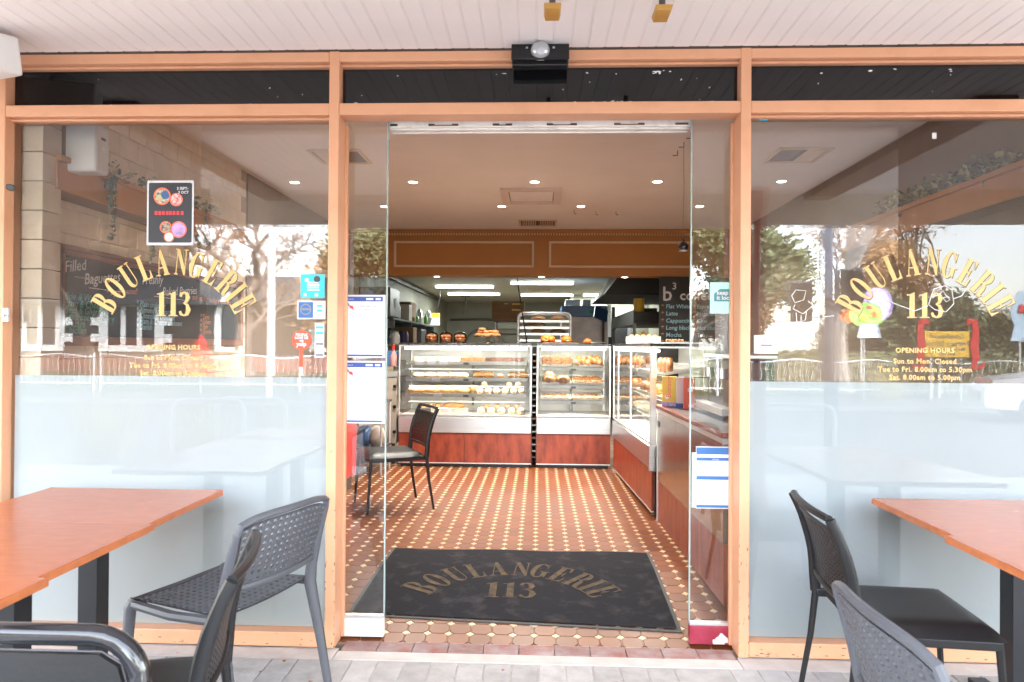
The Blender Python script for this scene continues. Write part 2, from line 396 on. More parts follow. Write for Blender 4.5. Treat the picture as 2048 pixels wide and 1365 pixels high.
# ------------------------------------------------------------------ lettering
def arc(cx, cy, rx, ry, a0, a1, n=10):
    return [(cx+rx*math.cos(R(a0+(a1-a0)*i/n)), cy+ry*math.sin(R(a0+(a1-a0)*i/n))) for i in range(n+1)]
def stroke2d(pts):
    """outline of a brush stroke given (x, y, half width)"""
    l, r = [], []
    for i, (x, y, w) in enumerate(pts):
        a = pts[max(0, i-1)]; b = pts[min(len(pts)-1, i+1)]
        dx, dy = b[0]-a[0], b[1]-a[1]; d = math.hypot(dx, dy) or 1
        nx, ny = -dy/d, dx/d
        l.append((x+nx*w, y+ny*w)); r.append((x-nx*w, y-ny*w))
    return l+r[::-1]
_s = .045
GLYPH = {
 'I': (.36, [[[(0,0),(.36,0),(.36,_s),(.28,_s),(.28,1-_s),(.36,1-_s),(.36,1),(0,1),(0,1-_s),(.08,1-_s),(.08,_s),(0,_s)]]]),
 'L': (.54, [[[(0,0),(.54,0),(.54,.32),(.505,.32),(.47,.14),(.4,_s),(.28,_s),(.28,1-_s),(.36,1-_s),(.36,1),(0,1),(0,1-_s),(.08,1-_s),(.08,_s),(0,_s)]]]),
 'E': (.56, [[[(0,0),(.56,0),(.56,.32),(.525,.32),(.48,.14),(.4,_s),(.28,_s),(.28,.48),(.35,.48),(.395,.36),(.425,.36),(.425,.65),(.395,.65),(.35,.53),(.28,.53),(.28,1-_s),(.39,1-_s),(.46,.88),(.50,.71),(.535,.71),(.535,1),(0,1),(0,1-_s),(.08,1-_s),(.08,_s),(0,_s)]]]),
 'U': (.62, [[[(0,1),(0,1-_s),(.07,1-_s),(.07,.28)]+arc(.3075,.28,.2375,.28,180,360,14)[1:]+[(.545,1-_s),(.62,1-_s),(.62,1),(.42,1),(.42,1-_s),(.5,1-_s),(.5,.28)]+arc(.375,.28,.125,.225,0,-180,12)[1:]+[(.25,1-_s),(.34,1-_s),(.34,1)]]]),
 'N': (.62, [[[(0,1),(.2,1),(.5,.33),(.5,1-_s),(.42,1-_s),(.42,1),(.62,1),(.62,1-_s),(.545,1-_s),(.545,0),(.47,0),(.125,.77),(.125,_s),(.2,_s),(.2,0),(0,0),(0,_s),(.08,_s),(.08,1-_s),(0,1-_s)]]]),
 'A': (.66, [[[(0,0),(.2,0),(.2,_s),(.135,_s),(.178,.28),(.375,.28),(.41,_s),(.35,_s),(.35,0),(.66,0),(.66,_s),(.61,_s),(.40,1),(.31,1),(.09,_s),(0,_s)],[(.187,.325),(.275,.73),(.365,.325)]]]),
 'O': (.62, [[arc(.31,.5,.31,.51,0,352,28),arc(.31,.5,.125,.46,0,350,22)]]),
 'G': (.68, [[arc(.31,.5,.31,.51,48,312,22)+[(.60,.05),(.60,.40),(.68,.40),(.68,.445),(.34,.445),(.34,.40),(.42,.40),(.42,.12)]+arc(.31,.5,.125,.46,300,60,18)+[(.48,.80),(.52,.64),(.555,.64),(.555,.99),(.525,.99)]]]),
 'R': (.66, [[[(0,0),(.36,0),(.36,_s),(.28,_s),(.28,.48),(.33,.48),(.395,.42),(.41,.18),(.45,.03),(.54,-.01),(.63,.03),(.66,.13),(.635,.13),(.61,.08),(.59,.12),(.58,.34),(.53,.46),(.46,.505)]+arc(.33,.755,.26,.245,-50,90,10)+[(0,1),(0,1-_s),(.08,1-_s),(.08,_s),(0,_s)],[(.28,.525),(.32,.525)]+arc(.315,.74,.085,.215,-80,90,8)+[(.28,.955)]]]),
 'B': (.62, [[[(0,0),(.33,0)]+arc(.33,.265,.28,.265,-80,62,10)+arc(.32,.76,.25,.24,-50,90,10)+[(0,1),(0,1-_s),(.08,1-_s),(.08,_s),(0,_s)],[(.28,_s),(.31,_s)]+arc(.315,.262,.095,.217,-80,90,8)+[(.28,.48)],[(.28,.525),(.31,.525)]+arc(.305,.74,.085,.215,-80,90,8)+[(.28,.955)]]]),
 '1': (.46, [[[(.04,0),(.44,0),(.44,_s),(.35,_s),(.35,1),(.30,1),(.15,.93),(.03,.92),(.03,.88),(.14,.88),(.14,_s),(.04,_s)]]]),
 '3': (.54, [[stroke2d([(.09,.80,.055),(.13,.92,.06),(.25,.975,.03),(.37,.91,.075),(.41,.77,.10),(.36,.61,.06),(.22,.53,.02)])],
             [stroke2d([(.24,.53,.02),(.38,.47,.06),(.44,.27,.105),(.38,.09,.075),(.25,.025,.03),(.11,.09,.06),(.07,.21,.055)])]]),
}
def glyph(mb, ch, h, Mx, th=.0006, cond=.86, dz=0.0):
    w, groups = GLYPH[ch]
    for i, loops in enumerate(groups):
        T = Mx @ Matrix.Translation((-w*h*cond/2, -h/2, dz+i*.0003)) @ Matrix.Diagonal((h*cond, h, 1, 1))
        mb.prism(loops, th, T)
    return w*h*cond
def shop_name(mb, Mx, radius, h, th=.0006, dz=0.0, fy=1.0):
    """BOULANGERIE on an arch with 113 below; local x right, y up"""
    angs = [60.6, 47.6, 34.6, 22.6, 9.0, -5.2, -16.8, -29.0, -42.0, -51.2, -60.4]
    S = Matrix.Diagonal((1, fy, 1, 1))
    for ch, a in zip('BOULANGERIE', angs):
        T = Mx @ S @ Matrix.Rotation(R(a), 4, 'Z') @ Matrix.Translation((0, radius, 0))
        glyph(mb, ch, h, T, th, .80, dz)
    x = -.056*h/.115
    for ch in '113':
        glyph(mb, ch, h*.95, Mx @ S @ Matrix.Translation((x, radius*.48, 0)), th, .95, dz)
        x += .053*h/.115
def text_mesh(s, size, bold=0.0, shear=0.0, align='LEFT', spacing=1.0, extrude=.0004):
    cu = bpy.data.curves.new('lettering', 'FONT'); cu.body = s; cu.size = size; cu.offset = bold; cu.shear = shear
    cu.align_x = align; cu.space_character = spacing; cu.extrude = extrude; cu.resolution_u = 2
    o = bpy.data.objects.new('lettering', cu); COL.objects.link(o)
    dg = bpy.context.evaluated_depsgraph_get()
    me = bpy.data.meshes.new_from_object(o.evaluated_get(dg))
    bpy.data.objects.remove(o); bpy.data.curves.remove(cu)
    me.materials.clear()
    return me
FACE = (R(90), 0, 0)          # text standing up, read from the street
def label_text(name, s, size, m, parent, loc, rot=FACE, **k):
    return part(name, text_mesh(s, size, **k), m, parent, loc=loc, rot=rot)
FACE_M = Matrix.Rotation(R(90), 4, 'X')

# ------------------------------------------------------------------ floor, threshold and pavement
def floor_z(y): return 0.0 if y > .985 else (-.0777*(.985-y))
PAV = -.065
g = MB().box(-60, 60, -3.0, .0, PAV-.2, PAV-.012)
g2 = MB().add([(-60,-.001,PAV-.3),(60,-.001,PAV-.3),(60,-3.0,PAV-.3),(-60,-3.0,PAV-.3)], [(0,1,2,3)])
pavement = struct('pavement', MB().box(-40, 40, -4.2, -.098, PAV-.3, PAV-.0045), M['joint'])
# pavers: one mesh for each size, shared by all
pav_mesh = {}
def paver_mesh(w, d):
    k = (round(w,3), round(d,3))
    if k not in pav_mesh:
        b = .003
        mb = MB()
        vs = [(-w/2,-d/2,-.04),(w/2,-d/2,-.04),(w/2,d/2,-.04),(-w/2,d/2,-.04),(-w/2,-d/2,-b),(w/2,-d/2,-b),(w/2,d/2,-b),(-w/2,d/2,-b),
              (-w/2+b,-d/2+b,0),(w/2-b,-d/2+b,0),(w/2-b,d/2-b,0),(-w/2+b,d/2-b,0)]
        mb.add(vs, [(0,1,5,4),(1,2,6,5),(2,3,7,6),(3,0,4,7),(4,5,9,8),(5,6,10,9),(6,7,11,10),(7,4,8,11),(8,9,10,11)])
        me = mb.mesh('paver'); me.materials.append(M['paver']); pav_mesh[k] = me
    return pav_mesh[k]
far_pavers = MB()
PW, PD = .1135, .232
widths = []
for row in range(18):
    yc = -.106-PD/2-row*(PD+.006)
    x = -6.0+rnd.uniform(-.05, .05)
    while x < 6.0:
        w = PW if rnd.random() < .93 else PW*2.05
        xc = x+w/2
        if row <= 3 and -2.3 < xc < 2.3:
            o = part('paver', paver_mesh(w-.004, PD), None, pavement, loc=(xc, yc, PAV+rnd.uniform(-.0015, .0015)),
                     rot=(rnd.uniform(-.006,.006), rnd.uniform(-.006,.006), rnd.uniform(-.006,.006)))
        else:
            me = paver_mesh(w-.004, PD)
            far_pavers.add([v.co[:] for v in me.vertices], [tuple(p.vertices) for p in me.polygons], Matrix.Translation((xc, yc, PAV+rnd.uniform(-.0015,.0015))))
        x += w
part('paver_field', far_pavers, M['paver'], pavement, kind='stuff')

lit = MB()
for i in range(26):
    x_, y_ = rnd.uniform(-1.6, 1.6), rnd.uniform(-.55, -.08); a_ = rnd.uniform(0, 6.3); s_ = rnd.uniform(.004, .013)
    lit.add([(x_+s_*math.cos(a_+q)*(1 if q % 3 else .5), y_+s_*math.sin(a_+q)*(1 if q % 3 else .5), PAV+.004+.002*(q % 2)) for q in (0,1.2,2.4,3.6,4.8)], [(0,1,2,3,4)])
lo = _obj('leaf_litter', lit, M['crust_dark']); lo['kind'] = 'stuff'
# threshold: concrete strip, ridged nosing tiles
struct('threshold_strip', MB().box(-.875, .868, -.101, -.018, PAV-.1, PAV+.001), M['concrete'], bevel=.003)
for (x0, x1) in ((-4.0, -.880), (.873, 4.0)):
    struct('mortar_strip', MB().box(x0, x1, -.101, .02, PAV-.1, PAV-.003), M['concrete'], bevel=.003)
NT = 11
nos = thing('threshold_nosing', 'row of worn ridged red nosing tiles across the doorway threshold', 'threshold', (0, -.016, PAV))
tm = MB()
prof = [(0,-.03),(.078,-.03),(.078,.006)]
for i in range(6): prof += [(.072-i*.012,.006),(.069-i*.012,.003),(.066-i*.012,.003),(.063-i*.012,.006)]
prof += [(0,.004)]
for x0 in (0.0,):
    n = len(prof)
    vs = [(-.0765, y*1.15, z) for y, z in prof]+[(.0765, y*1.15, z) for y, z in prof]
    fs = [(i, (i+1) % n, n+(i+1) % n, n+i) for i in range(n)]+[tuple(reversed(range(n))), tuple(range(n, 2*n))]
    tm.add(vs, fs)
tme = tm.mesh('nosing_tile'); tme.materials.append(M['nosing'])
for i in range(NT):
    part('nosing_tile', tme, None, nos, loc=(-.785+i*.157, 0, rnd.uniform(-.001,.001)))

# shop floor: grout bed that follows the ramp, octagons and dots laid on it
floor = MB()
ys = [.076, .4, .7, .985, 2.0, 5.9, 16.2]
for a, b in zip(ys[:-1], ys[1:]):
    za, zb = floor_z(a)-.004, floor_z(b)-.004
    floor.add([(-2.7,a,za),(2.7,a,za),(2.7,b,zb),(-2.7,b,zb)], [(0,1,2,3)])
floor.add([(-2.7,.076,-.25),(2.7,.076,-.25),(2.7,.076,floor_z(.076)-.004),(-2.7,.076,floor_z(.076)-.004)], [(0,1,2,3)])
floor = struct('floor', floor, M['grout'])
TP, c_ = .0985, .0222
def octagon_mesh():
    a = TP/2-.0012; k = c_-.0002
    ring = [(-a+k,-a),(a-k,-a),(a,-a+k),(a,a-k),(a-k,a),(-a+k,a),(-a,a-k),(-a,-a+k)]
    b = .0015; s = (a-b)/a
    vs = [(x,y,-.006) for x,y in ring]+[(x,y,-b*.6) for x,y in ring]+[(x*s,y*s,0) for x,y in ring]
    fs = [tuple(range(16,24))]
    for r0 in (0, 8):
        for i in range(8):
            j = (i+1) % 8; fs.append((r0+i, r0+j, r0+8+j, r0+8+i))
    me = bpy.data.meshes.new('octagon_tile'); me.from_pydata(vs, [], fs); me.materials.append(M['tile']); return me
def dot_mesh():
    a = c_-.0022
    ring = [(-a,0),(0,-a),(a,0),(0,a)]; s = .94
    vs = [(x,y,-.006) for x,y in ring]+[(x,y,-.0008) for x,y in ring]+[(x*s,y*s,.0002) for x,y in ring]
    fs = [(8,9,10,11)]
    for r0 in (0, 4):
        for i in range(4):
            j = (i+1) % 4; fs.append((r0+i, r0+j, r0+4+j, r0+4+i))
    me = bpy.data.meshes.new('diamond_tile'); me.from_pydata(vs, [], fs); me.materials.append(M['dot']); return me
oct_me, dot_me = octagon_mesh(), dot_mesh()
far_oct, far_dot = MB(), MB()
ov = [v.co.copy() for v in oct_me.vertices]; of = [tuple(p.vertices) for p in oct_me.polygons]
dv = [v.co.copy() for v in dot_me.vertices]; df = [tuple(p.vertices) for p in dot_me.polygons]
mat_hides = lambda x, y: .34 < y < 1.25 and -.90 < x < .68
no, nd = 0, 0
Y0 = 4.226
for r in range(-2, 43):
    for c in range(-26, 27):
        dx, dy = -.012+c*.1-.0, Y0-r*TP
        cx, cy = dx+.05, dy-TP/2
        near = -.87 < cx < .86
        if cy > .12 and (near or cy > .4):
            tilt = -math.atan(.0777) if cy < .985 else 0
            z = floor_z(cy)
            if r == 40 and False: pass
            T = Matrix.Translation((cx, cy, z+rnd.uniform(-.0004,.0004))) @ Matrix.Rotation(-tilt, 4, 'X')
            T = Matrix.Translation((cx, cy, z+rnd.uniform(-.0004,.0004))) @ Matrix.Rotation(math.atan(.0777) if cy < .985 else 0, 4, 'X')
            show = -.95 < cx < .93-.02*cy and not mat_hides(cx, cy)
            if show and cy < 2.35 and no < 300:
                o = part('octagon_tile', oct_me, None, floor); o.matrix_local = T; no += 1
            else:
                far_oct.add(ov, of, T)
        if dy > .10 and (near or dy > .4):
            T = Matrix.Translation((dx, dy, floor_z(dy))) @ Matrix.Rotation(math.atan(.0777) if dy < .985 else 0, 4, 'X')
            if -.95 < dx < .93-.02*dy and not mat_hides(dx, dy) and dy < 2.35 and nd < 300:
                o = part('diamond_tile', dot_me, None, floor); o.matrix_local = T; nd += 1
            else:
                far_dot.add(dv, df, T)
part('octagon_tile_field', far_oct, M['tile'], floor, kind='stuff')
part('diamond_tile_field', far_dot, M['dot'], floor, kind='stuff')

# ------------------------------------------------------------------ shell of the shop
CE = 2.75
struct('ceiling', MB().box(-2.5, 2.5, .08, 5.95, CE, CE+.1), M['peach'])
wall_l = struct('wall_left', MB().box(-2.7, -2.512, .1, 16.2, -.2, 2.8), M['mortar'])
wall_r = struct('wall_right', MB().box(2.512, 2.7, .1, 16.2, -.2, 2.8), M['mortar'])
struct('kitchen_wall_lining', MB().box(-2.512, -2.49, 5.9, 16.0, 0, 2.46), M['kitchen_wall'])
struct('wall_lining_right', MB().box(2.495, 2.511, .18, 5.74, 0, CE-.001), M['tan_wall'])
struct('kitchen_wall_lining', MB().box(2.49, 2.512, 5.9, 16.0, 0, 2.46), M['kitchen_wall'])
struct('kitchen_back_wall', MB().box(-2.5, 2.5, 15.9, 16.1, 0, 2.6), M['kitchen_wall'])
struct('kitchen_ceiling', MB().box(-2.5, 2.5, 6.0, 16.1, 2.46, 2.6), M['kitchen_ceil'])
# cream blocks on both side walls, laid in courses
blk = {}
def block_mesh(L, H):
    k = (round(L,3), round(H,3))
    if k not in blk:
        mb = MB(); b = .003; t = .012
        a, h = L/2-.0015, H/2-.0015
        mb.add([(0,-a,-h),(0,a,-h),(0,a,h),(0,-a,h),(t-b,-a,-h),(t-b,a,-h),(t-b,a,h),(t-b,-a,h),(t,-a+b,-h+b),(t,a-b,-h+b),(t,a-b,h-b),(t,-a+b,h-b)],
               [(8,9,10,11),(4,5,9,8),(5,6,10,9),(6,7,11,10),(7,4,8,11),(0,1,5,4),(1,2,6,5),(2,3,7,6),(3,0,4,7)])
        me = mb.mesh('wall_block'); me.materials.append(M['block']); blk[k] = me
    return blk[k]
for side, wl_ in ((-1, wall_l),):
    rest = MB()
    for i in range(21):
        z = .07+i*.133
        y = .23+(.095 if i % 2 else 0)-.19
        while y < 2.62:
            yy0, yy1 = max(y, .14), y+.19
            L = yy1-yy0
            if L > .02:
                T = Matrix.Translation((side*-2.512*-1, (yy0+yy1)/2, z))
                T = Matrix.Translation((side*2.512, (yy0+yy1)/2, z)) @ Matrix.Rotation(0 if side < 0 else math.pi, 4, 'Z')
                if side < 0 and 1.1 < z < 2.7 and yy0 < 2.9:
                    o = part('wall_block', block_mesh(L, .133), None, wl_); o.matrix_local = T
                else:
                    me = block_mesh(L, .133)
                    rest.add([v.co[:] for v in me.vertices], [tuple(p.vertices) for p in me.polygons], T)
            y += .19
    part('block_field', rest, M['block'], wl_, kind='stuff')
struct('wall_lining_left', MB().box(-2.511, -2.497, 2.83, 5.74, 0, CE-.001), M['tan_wall'])
# corner pier of larger blocks behind the left frame, and its twin
for side, nm in ((-1, 'left'), (1, 'right')):
    p = thing('corner_pier', 'cream block pier just inside the %s end of the shop window' % nm, 'pier', (side*2.42, .17, -.2), group='corner piers')
    for i in range(21):
        part('pier_block', MB().box(-.085, .085, -.055, .075, .04+i*.138, .04+i*.138+.134), M['block'], p, bevel=.003)
# bulkhead over the service counter
bh = struct('bulkhead', MB().box(-2.49, 2.49, 5.75, 6.0, 2.17, CE-.001), M['ochre'])
part('cornice', MB().box(-2.49, 2.49, 5.69, 5.749, 2.70, 2.745).box(-2.49, 2.49, 5.72, 5.749, 2.672, 2.70), M['ochre'], bh)
dn = MB()
x = -2.48
while x < 2.47:
    dn.box(x, x+.018, 5.70, 5.719, 2.674, 2.698); x += .034
part('dentil_row', dn, M['cream_trim'], bh, kind='stuff')
for (x0, x1) in ((-1.84, -.066), (.12, 1.91)):
    f = MB(); z0, z1, w = 2.272, 2.603, .028
    f.box(x0, x1, 5.732, 5.749, z1-w, z1).box(x0, x1, 5.732, 5.749, z0, z0+w).box(x0, x0+w, 5.732, 5.749, z0+w, z1-w).box(x1-w, x1, 5.732, 5.749, z0+w, z1-w)
    part('panel_moulding', f, M['cream_trim'], bh, bevel=.004)

# ------------------------------------------------------------------ shopfront: frame, glass, film
sf = thing('shopfront', 'orange painted timber shopfront frame with wide glass windows', 'shopfront', (0, 0, PAV))
def P(name, x0, x1, y0, y1, z0, z1, m, parent=sf, **k):
    return part(name, MB().box(x0, x1, y0, y1, z0-PAV, z1-PAV), m, parent, **k)
for (x0, x1) in ((-2.56, -2.431), (-.943, -.898), (.876, .921), (2.45, 2.58)):
    P('mullion', x0, x1, 0, .105, PAV+.002, 2.596, M['orange'], bevel=.004)
    if -1 < x0 < 1:
        P('inner_stile', x0+.006 if x0 < 0 else x0-.012, x1+.012 if x0 < 0 else x1-.006, .106, .135, PAV+.01, 2.30, M['orange'], bevel=.003)
bays = ((-2.431, -.943), (-.898, .876), (.921, 2.45))
for i, (x0, x1) in enumerate(bays):
    P('head_beam', x0, x1, .002, .10, 2.55, 2.594, M['orange'], bevel=.004)
    P('head_bead', x0, x1, .03, .098, 2.536, 2.549, M['orange'], bevel=.003)
    P('transom_bar', x0, x1, .0015, .103, 2.311, 2.364, M['orange'], bevel=.004)
    P('highlight_pane', x0+.001, x1-.001, .058, .066, 2.3645, 2.5355, M['black_glass'])
    if i != 1:
        P('sill', x0, x1, .0015, .103, -.061, .004, M['orange'], bevel=.004)
        P('window_bead', x0, x1, .03, .098, 2.298, 2.3105, M['orange'], bevel=.003)
P('shadow_gap', -2.6, 2.6, .012, .1, 2.5965, 2.612, M['dark_edge'])
for i, (x0, x1) in enumerate((bays[0], bays[2])):
    me = MB().add([(x0,.06,.004-PAV),(x1,.06,.004-PAV),(x1,.06,2.298-PAV),(x0,.06,2.298-PAV)], [(0,1,2,3)])
    part('window_pane', me, M['glass'], sf)
    fm = MB().add([(x0+.012,.066,.005-PAV),(x1-.002,.066,.005-PAV),(x1-.002,.066,1.135-PAV),(x0+.012,.066,1.135-PAV)], [(0,1,2,3)])
    part('frosted_film', fm, M['film'], sf)
# chips where the black paint has flaked off the highlight panes
chip = MB()
for (x0, x1, n) in ((-.88, .86, 22), (-2.3, -1.0, 8), (1.0, 2.4, 12)):
    for _ in range(n):
        cx = rnd.uniform(x0, x1); edge = rnd.random()
        z = (2.372+rnd.uniform(0,.012)) if edge < .45 else (2.52-rnd.uniform(0,.02) if edge < .6 else rnd.uniform(2.38, 2.52))
        w = rnd.uniform(.004, .035) if edge < .6 else rnd.uniform(.002, .007); h = rnd.uniform(.0015, .006)
        a = rnd.uniform(-.3, .3) if edge < .6 else rnd.uniform(-1.5, 1.5)
        pts = [(w*.5*math.cos(t)*rnd.uniform(.5,1.1), h*math.sin(t)*rnd.uniform(.5,1.2)) for t in [k*math.pi/4 for k in range(8)]]
        chip.prism([pts], 0.0, Matrix.Translation((cx, .0573, z-PAV)) @ FACE_M @ Matrix.Rotation(a, 4, 'Z'))
for (x0, x1, z0, z1, n) in ((-.20, .04, 2.367, 2.374, 16), (.14, .42, 2.367, 2.384, 34), (.50, .58, 2.507, 2.522, 10)):
    for _ in range(n):
        w = rnd.uniform(.006, .03); h = rnd.uniform(.001, .005)
        pts = [(w*.5*math.cos(t)*rnd.uniform(.4,1.1), h*math.sin(t)*rnd.uniform(.4,1.2)) for t in [k*math.pi/5 for k in range(10)]]
        chip.prism([pts], 0.0, Matrix.Translation((rnd.uniform(x0,x1), .0573-rnd.uniform(0,.0003), rnd.uniform(z0,z1)-PAV)) @ FACE_M @ Matrix.Rotation(rnd.uniform(-.2,.2), 4, 'Z'))
part('paint_chips', chip, M['white'], sf, kind='stuff')
# scuffs and chips in the orange paint, screw heads at the joints
cp = MB()
for (x0, x1) in ((-.943,-.898),(.876,.921)):
    for _ in range(26):
        z = PAV+.01+abs(rnd.gauss(0,.35)); cx = rnd.choice((x0+.002, x1-.002, rnd.uniform(x0,x1))); w = rnd.uniform(.001,.004); h = rnd.uniform(.002,.012)
        cp.prism([[(w*math.cos(t)*rnd.uniform(.5,1.1), h*math.sin(t)*rnd.uniform(.5,1.1)) for t in [k*math.pi/4 for k in range(8)]]], 0.0, Matrix.Translation((cx, -.0006, z-PAV)) @ FACE_M)
for (x0, x1) in ((-2.431,-.943),(.921,2.45)):
    for _ in range(40):
        z = rnd.choice((-.055+abs(rnd.gauss(0,.006)), rnd.uniform(-.055,.0))); cx = rnd.uniform(x0+.01,x1-.01); w = rnd.uniform(.002,.012); h = rnd.uniform(.001,.004)
        cp.prism([[(w*math.cos(t)*rnd.uniform(.5,1.1), h*math.sin(t)*rnd.uniform(.5,1.1)) for t in [k*math.pi/4 for k in range(8)]]], 0.0, Matrix.Translation((cx, .0008, z-PAV)) @ FACE_M)
part('chipped_paint', cp, M['brown_wood'], sf, kind='stuff')
for x in (-.9205, .8985):
    for z in (2.325, 2.35, 2.56, 2.585, .3, 1.1, 1.9): part('screw_head', MB().lathe([(.004,0),(.0038,.0012),(.001,.0015)], 10, M=Matrix.Translation((x+rnd.uniform(-.006,.006), 0, z-PAV)) @ Matrix.Rotation(R(90),4,'X')), M['orange'], sf)
# small knobs on the left frame edge
k = solo('door_bumper', MB().lathe([(.002,-.012),(.016,-.010),(.022,0),(.020,.010),(.01,.016)], 14), M['cab_grey'], 'small round dark rubber bumper on the left window frame edge', 'bumper', loc=(-2.427,0.030,1.994), smooth=True)
k = solo('window_latch', MB().box(-.014,.014,-.012,.0,-.03,.03).lathe([(.002,0),(.007,.004),(.007,.02)], 10, M=Matrix.Translation((.004,-.012,-.004)) @ Matrix.Rotation(R(90),4,'X')), M['alu'], 'small metal latch screwed to the left window frame', 'latch', loc=(-2.410,-0.001,1.410))

# sliding doors
def sliding_door(x0, x1, rail_mat, label, xe):
    d = thing('sliding_door', label, 'door', (0, .14, floor_z(.14)))
    zb = -.060-floor_z(.14)
    zt = 2.335-floor_z(.14)
    g = MB().add([(x0,0,zb+.08),(x1,0,zb+.08),(x1,0,zt),(x0,0,zt)], [(0,1,2,3)])
    part('glass', g, M['door_glass'], d)
    part('bottom_rail', MB().box(x0, x1, -.018, .018, zb, zb+.084), rail_mat, d, bevel=.003)
    part('rail_cap', MB().box(x0, x1, -.013, .013, zb+.0845, zb+.097), M['alu'], d)
    part('glass_edge', MB().box(xe-.003, xe+.003, -.006, .006, zb+.098, zt), M['door_edge'], d)
    return d
M['door_edge'] = mat('green_glass_edge', (.33,.42,.40), rough=.15, var=.1)
dl = sliding_door(-1.59, -.706, M['white'], 'left sliding glass door with white bottom rail, pushed open', -.706)
dr = sliding_door(.692, 1.62, M['maroon'], 'right sliding glass door with worn maroon bottom rail, pushed open', .692)
zb = 0.0
part('glare_patch', MB().prism([[(-.045,0),(.05,0),(.045,.03),(.028,.042),(.010,.060),(0,.062),(-.012,.042),(-.03,.03)]], .001, Matrix.Translation((.83,-.0185,.016)) @ FACE_M @ Matrix.Scale(.7,4)), M['offwhite'], dr)  # pale shape painted on the rail as a bright glare
part('floor_guide', MB().box(-.028,.028,-.012,0,0,.022), M['cream_plastic'], dr, loc=(.82,-.0205,.012), bevel=.006)
trk = thing('door_track', 'scuffed white sliding door track under the door head', 'door track', (0, .15, 2.26))
part('track_cover', MB().box(-.704, .69, .02, .06, .034, .06), M['offwhite'], trk, bevel=.003)
part('track_lip', MB().box(-.704, .69, .0, .019, .040, .072), M['offwhite'], trk, bevel=.002)
part('lower_lip', MB().box(-.704, .69, .061, .075, .030, .046), M['offwhite'], trk, bevel=.002)
sm = MB()
for (a, b) in ((-.52,-.38),(-.22,-.13),(.03,.17),(.34,.48),(.62,.68),(-.70,-.665)):
    sm.box(a, b, -.0012, -.0003, .046, .051).box(a, a+.03, -.0012, -.0003, .046, .056).box(b-.03, b, -.0012, -.0003, .046, .056)
part('scuff_marks', sm, M['brown_wood'], trk, kind='stuff')

# motion sensor over the door
ms = thing('motion_sensor', 'black door motion sensor box with silver dome above the entrance', 'motion sensor', (-.002, -.035, 2.505))
part('housing', MB().box(-.123, .123, -.012, .034, 0, .082), M['black'], ms, bevel=.006)
part('hood', MB().add([(-.125,-.045,.012),(.125,-.045,.012),(.125,-.012,.088),(-.125,-.012,.088),(-.125,-.045,.018),(.125,-.045,.018),(.125,-.012,.094),(-.125,-.012,.094)],
     [(3,2,1,0),(4,5,6,7),(0,1,5,4),(1,2,6,5),(2,3,7,6),(3,0,4,7)]), M['black'], ms)
part('dome', MB().lathe([(.042,-.008),(.041,.008),(.034,.024),(.022,.034),(.004,.039)], 20, M=Matrix.Translation((0,-.030,.058)) @ Matrix.Rotation(R(90),4,'X')), M['silver'], ms, smooth=True)
for s in (-1, 1):
    part('screw', MB().lathe([(.006,0),(.005,.004),(.001,.005)], 8, M=Matrix.Translation((s*.058,-.025,.072)) @ Matrix.Rotation(R(65),4,'X')), M['alu'], ms)

# ------------------------------------------------------------------ awning: soffit boards, beams, fascia, posts
aw = thing('awning', 'white boarded awning soffit over the footpath', 'awning', (0, -1.35, 2.6))
part('deck', MB().box(-6, 6, -1.45, 1.36, .032, .10), M['white'], aw)
bd = MB().add([(-.035,-1.36,.03),(-.035,1.345,.03),(-.0345,1.345,.002),(-.0345,-1.36,.002),(-.031,-1.36,0),(-.031,1.345,0),(.031,-1.36,0),(.031,1.345,0),(.0345,-1.36,.002),(.0345,1.345,.002),(.035,1.345,.03),(.035,-1.36,.03)],
   [(0,1,2,3),(3,2,5,4),(4,5,7,6),(6,7,9,8),(8,9,10,11),(0,3,4,6,8,11),(1,10,9,7,5,2)])
bme = bd.mesh('soffit_board'); bme.materials.append(M['soffit'])
bf = [tuple(p.vertices) for p in bme.polygons]; bv = [v.co[:] for v in bme.vertices]
outer = MB()
for i in range(-75, 76):
    x = i*.0745+.02
    if abs(x) < 2.75:
        part('soffit_board', bme, None, aw, loc=(x, 0, rnd.uniform(0, .0015)))
    else:
        outer.add(bv, bf, Matrix.Translation((x,0,0)))
part('soffit_board_field', outer, M['soffit'], aw, kind='stuff')
# battens between boards (the raised light ribs)
part('cover_rib_row', (lambda mb: [mb.box(i*.0745+.02+.0347, i*.0745+.02+.0398, -1.36, 1.343, .0012, .02) for i in range(-75, 76)] and mb)(MB()), M['soffit'], aw, kind='stuff')
for x in (-2.30, 2.36):
    part('beam', MB().box(x-.11, x+.11, -1.36, .85, -.055, -.002), M['brown_wood'], aw, bevel=.005)
part('fascia_board', MB().box(-6, 6, -1.49, -1.452, -.27, .16), M['offwhite'], aw, bevel=.004)
part('gutter', MB().box(-6, 6, -1.60, -1.492, .02, .13), M['white'], aw, bevel=.01)

struct('upper_wall', MB().box(-8, 8, .101, .35, 2.613, 5.0), M['offwhite'])
struct('roof_slab', MB().box(-2.8, 2.8, .351, 16.3, 2.86, 3.0), M['offwhite'])
struct('side_wall_front', MB().box(-8, -2.561, .02, .35, -.2, 2.612), M['block'])
struct('side_wall_front', MB().box(2.581, 8, .02, .35, -.2, 2.612), M['block'])
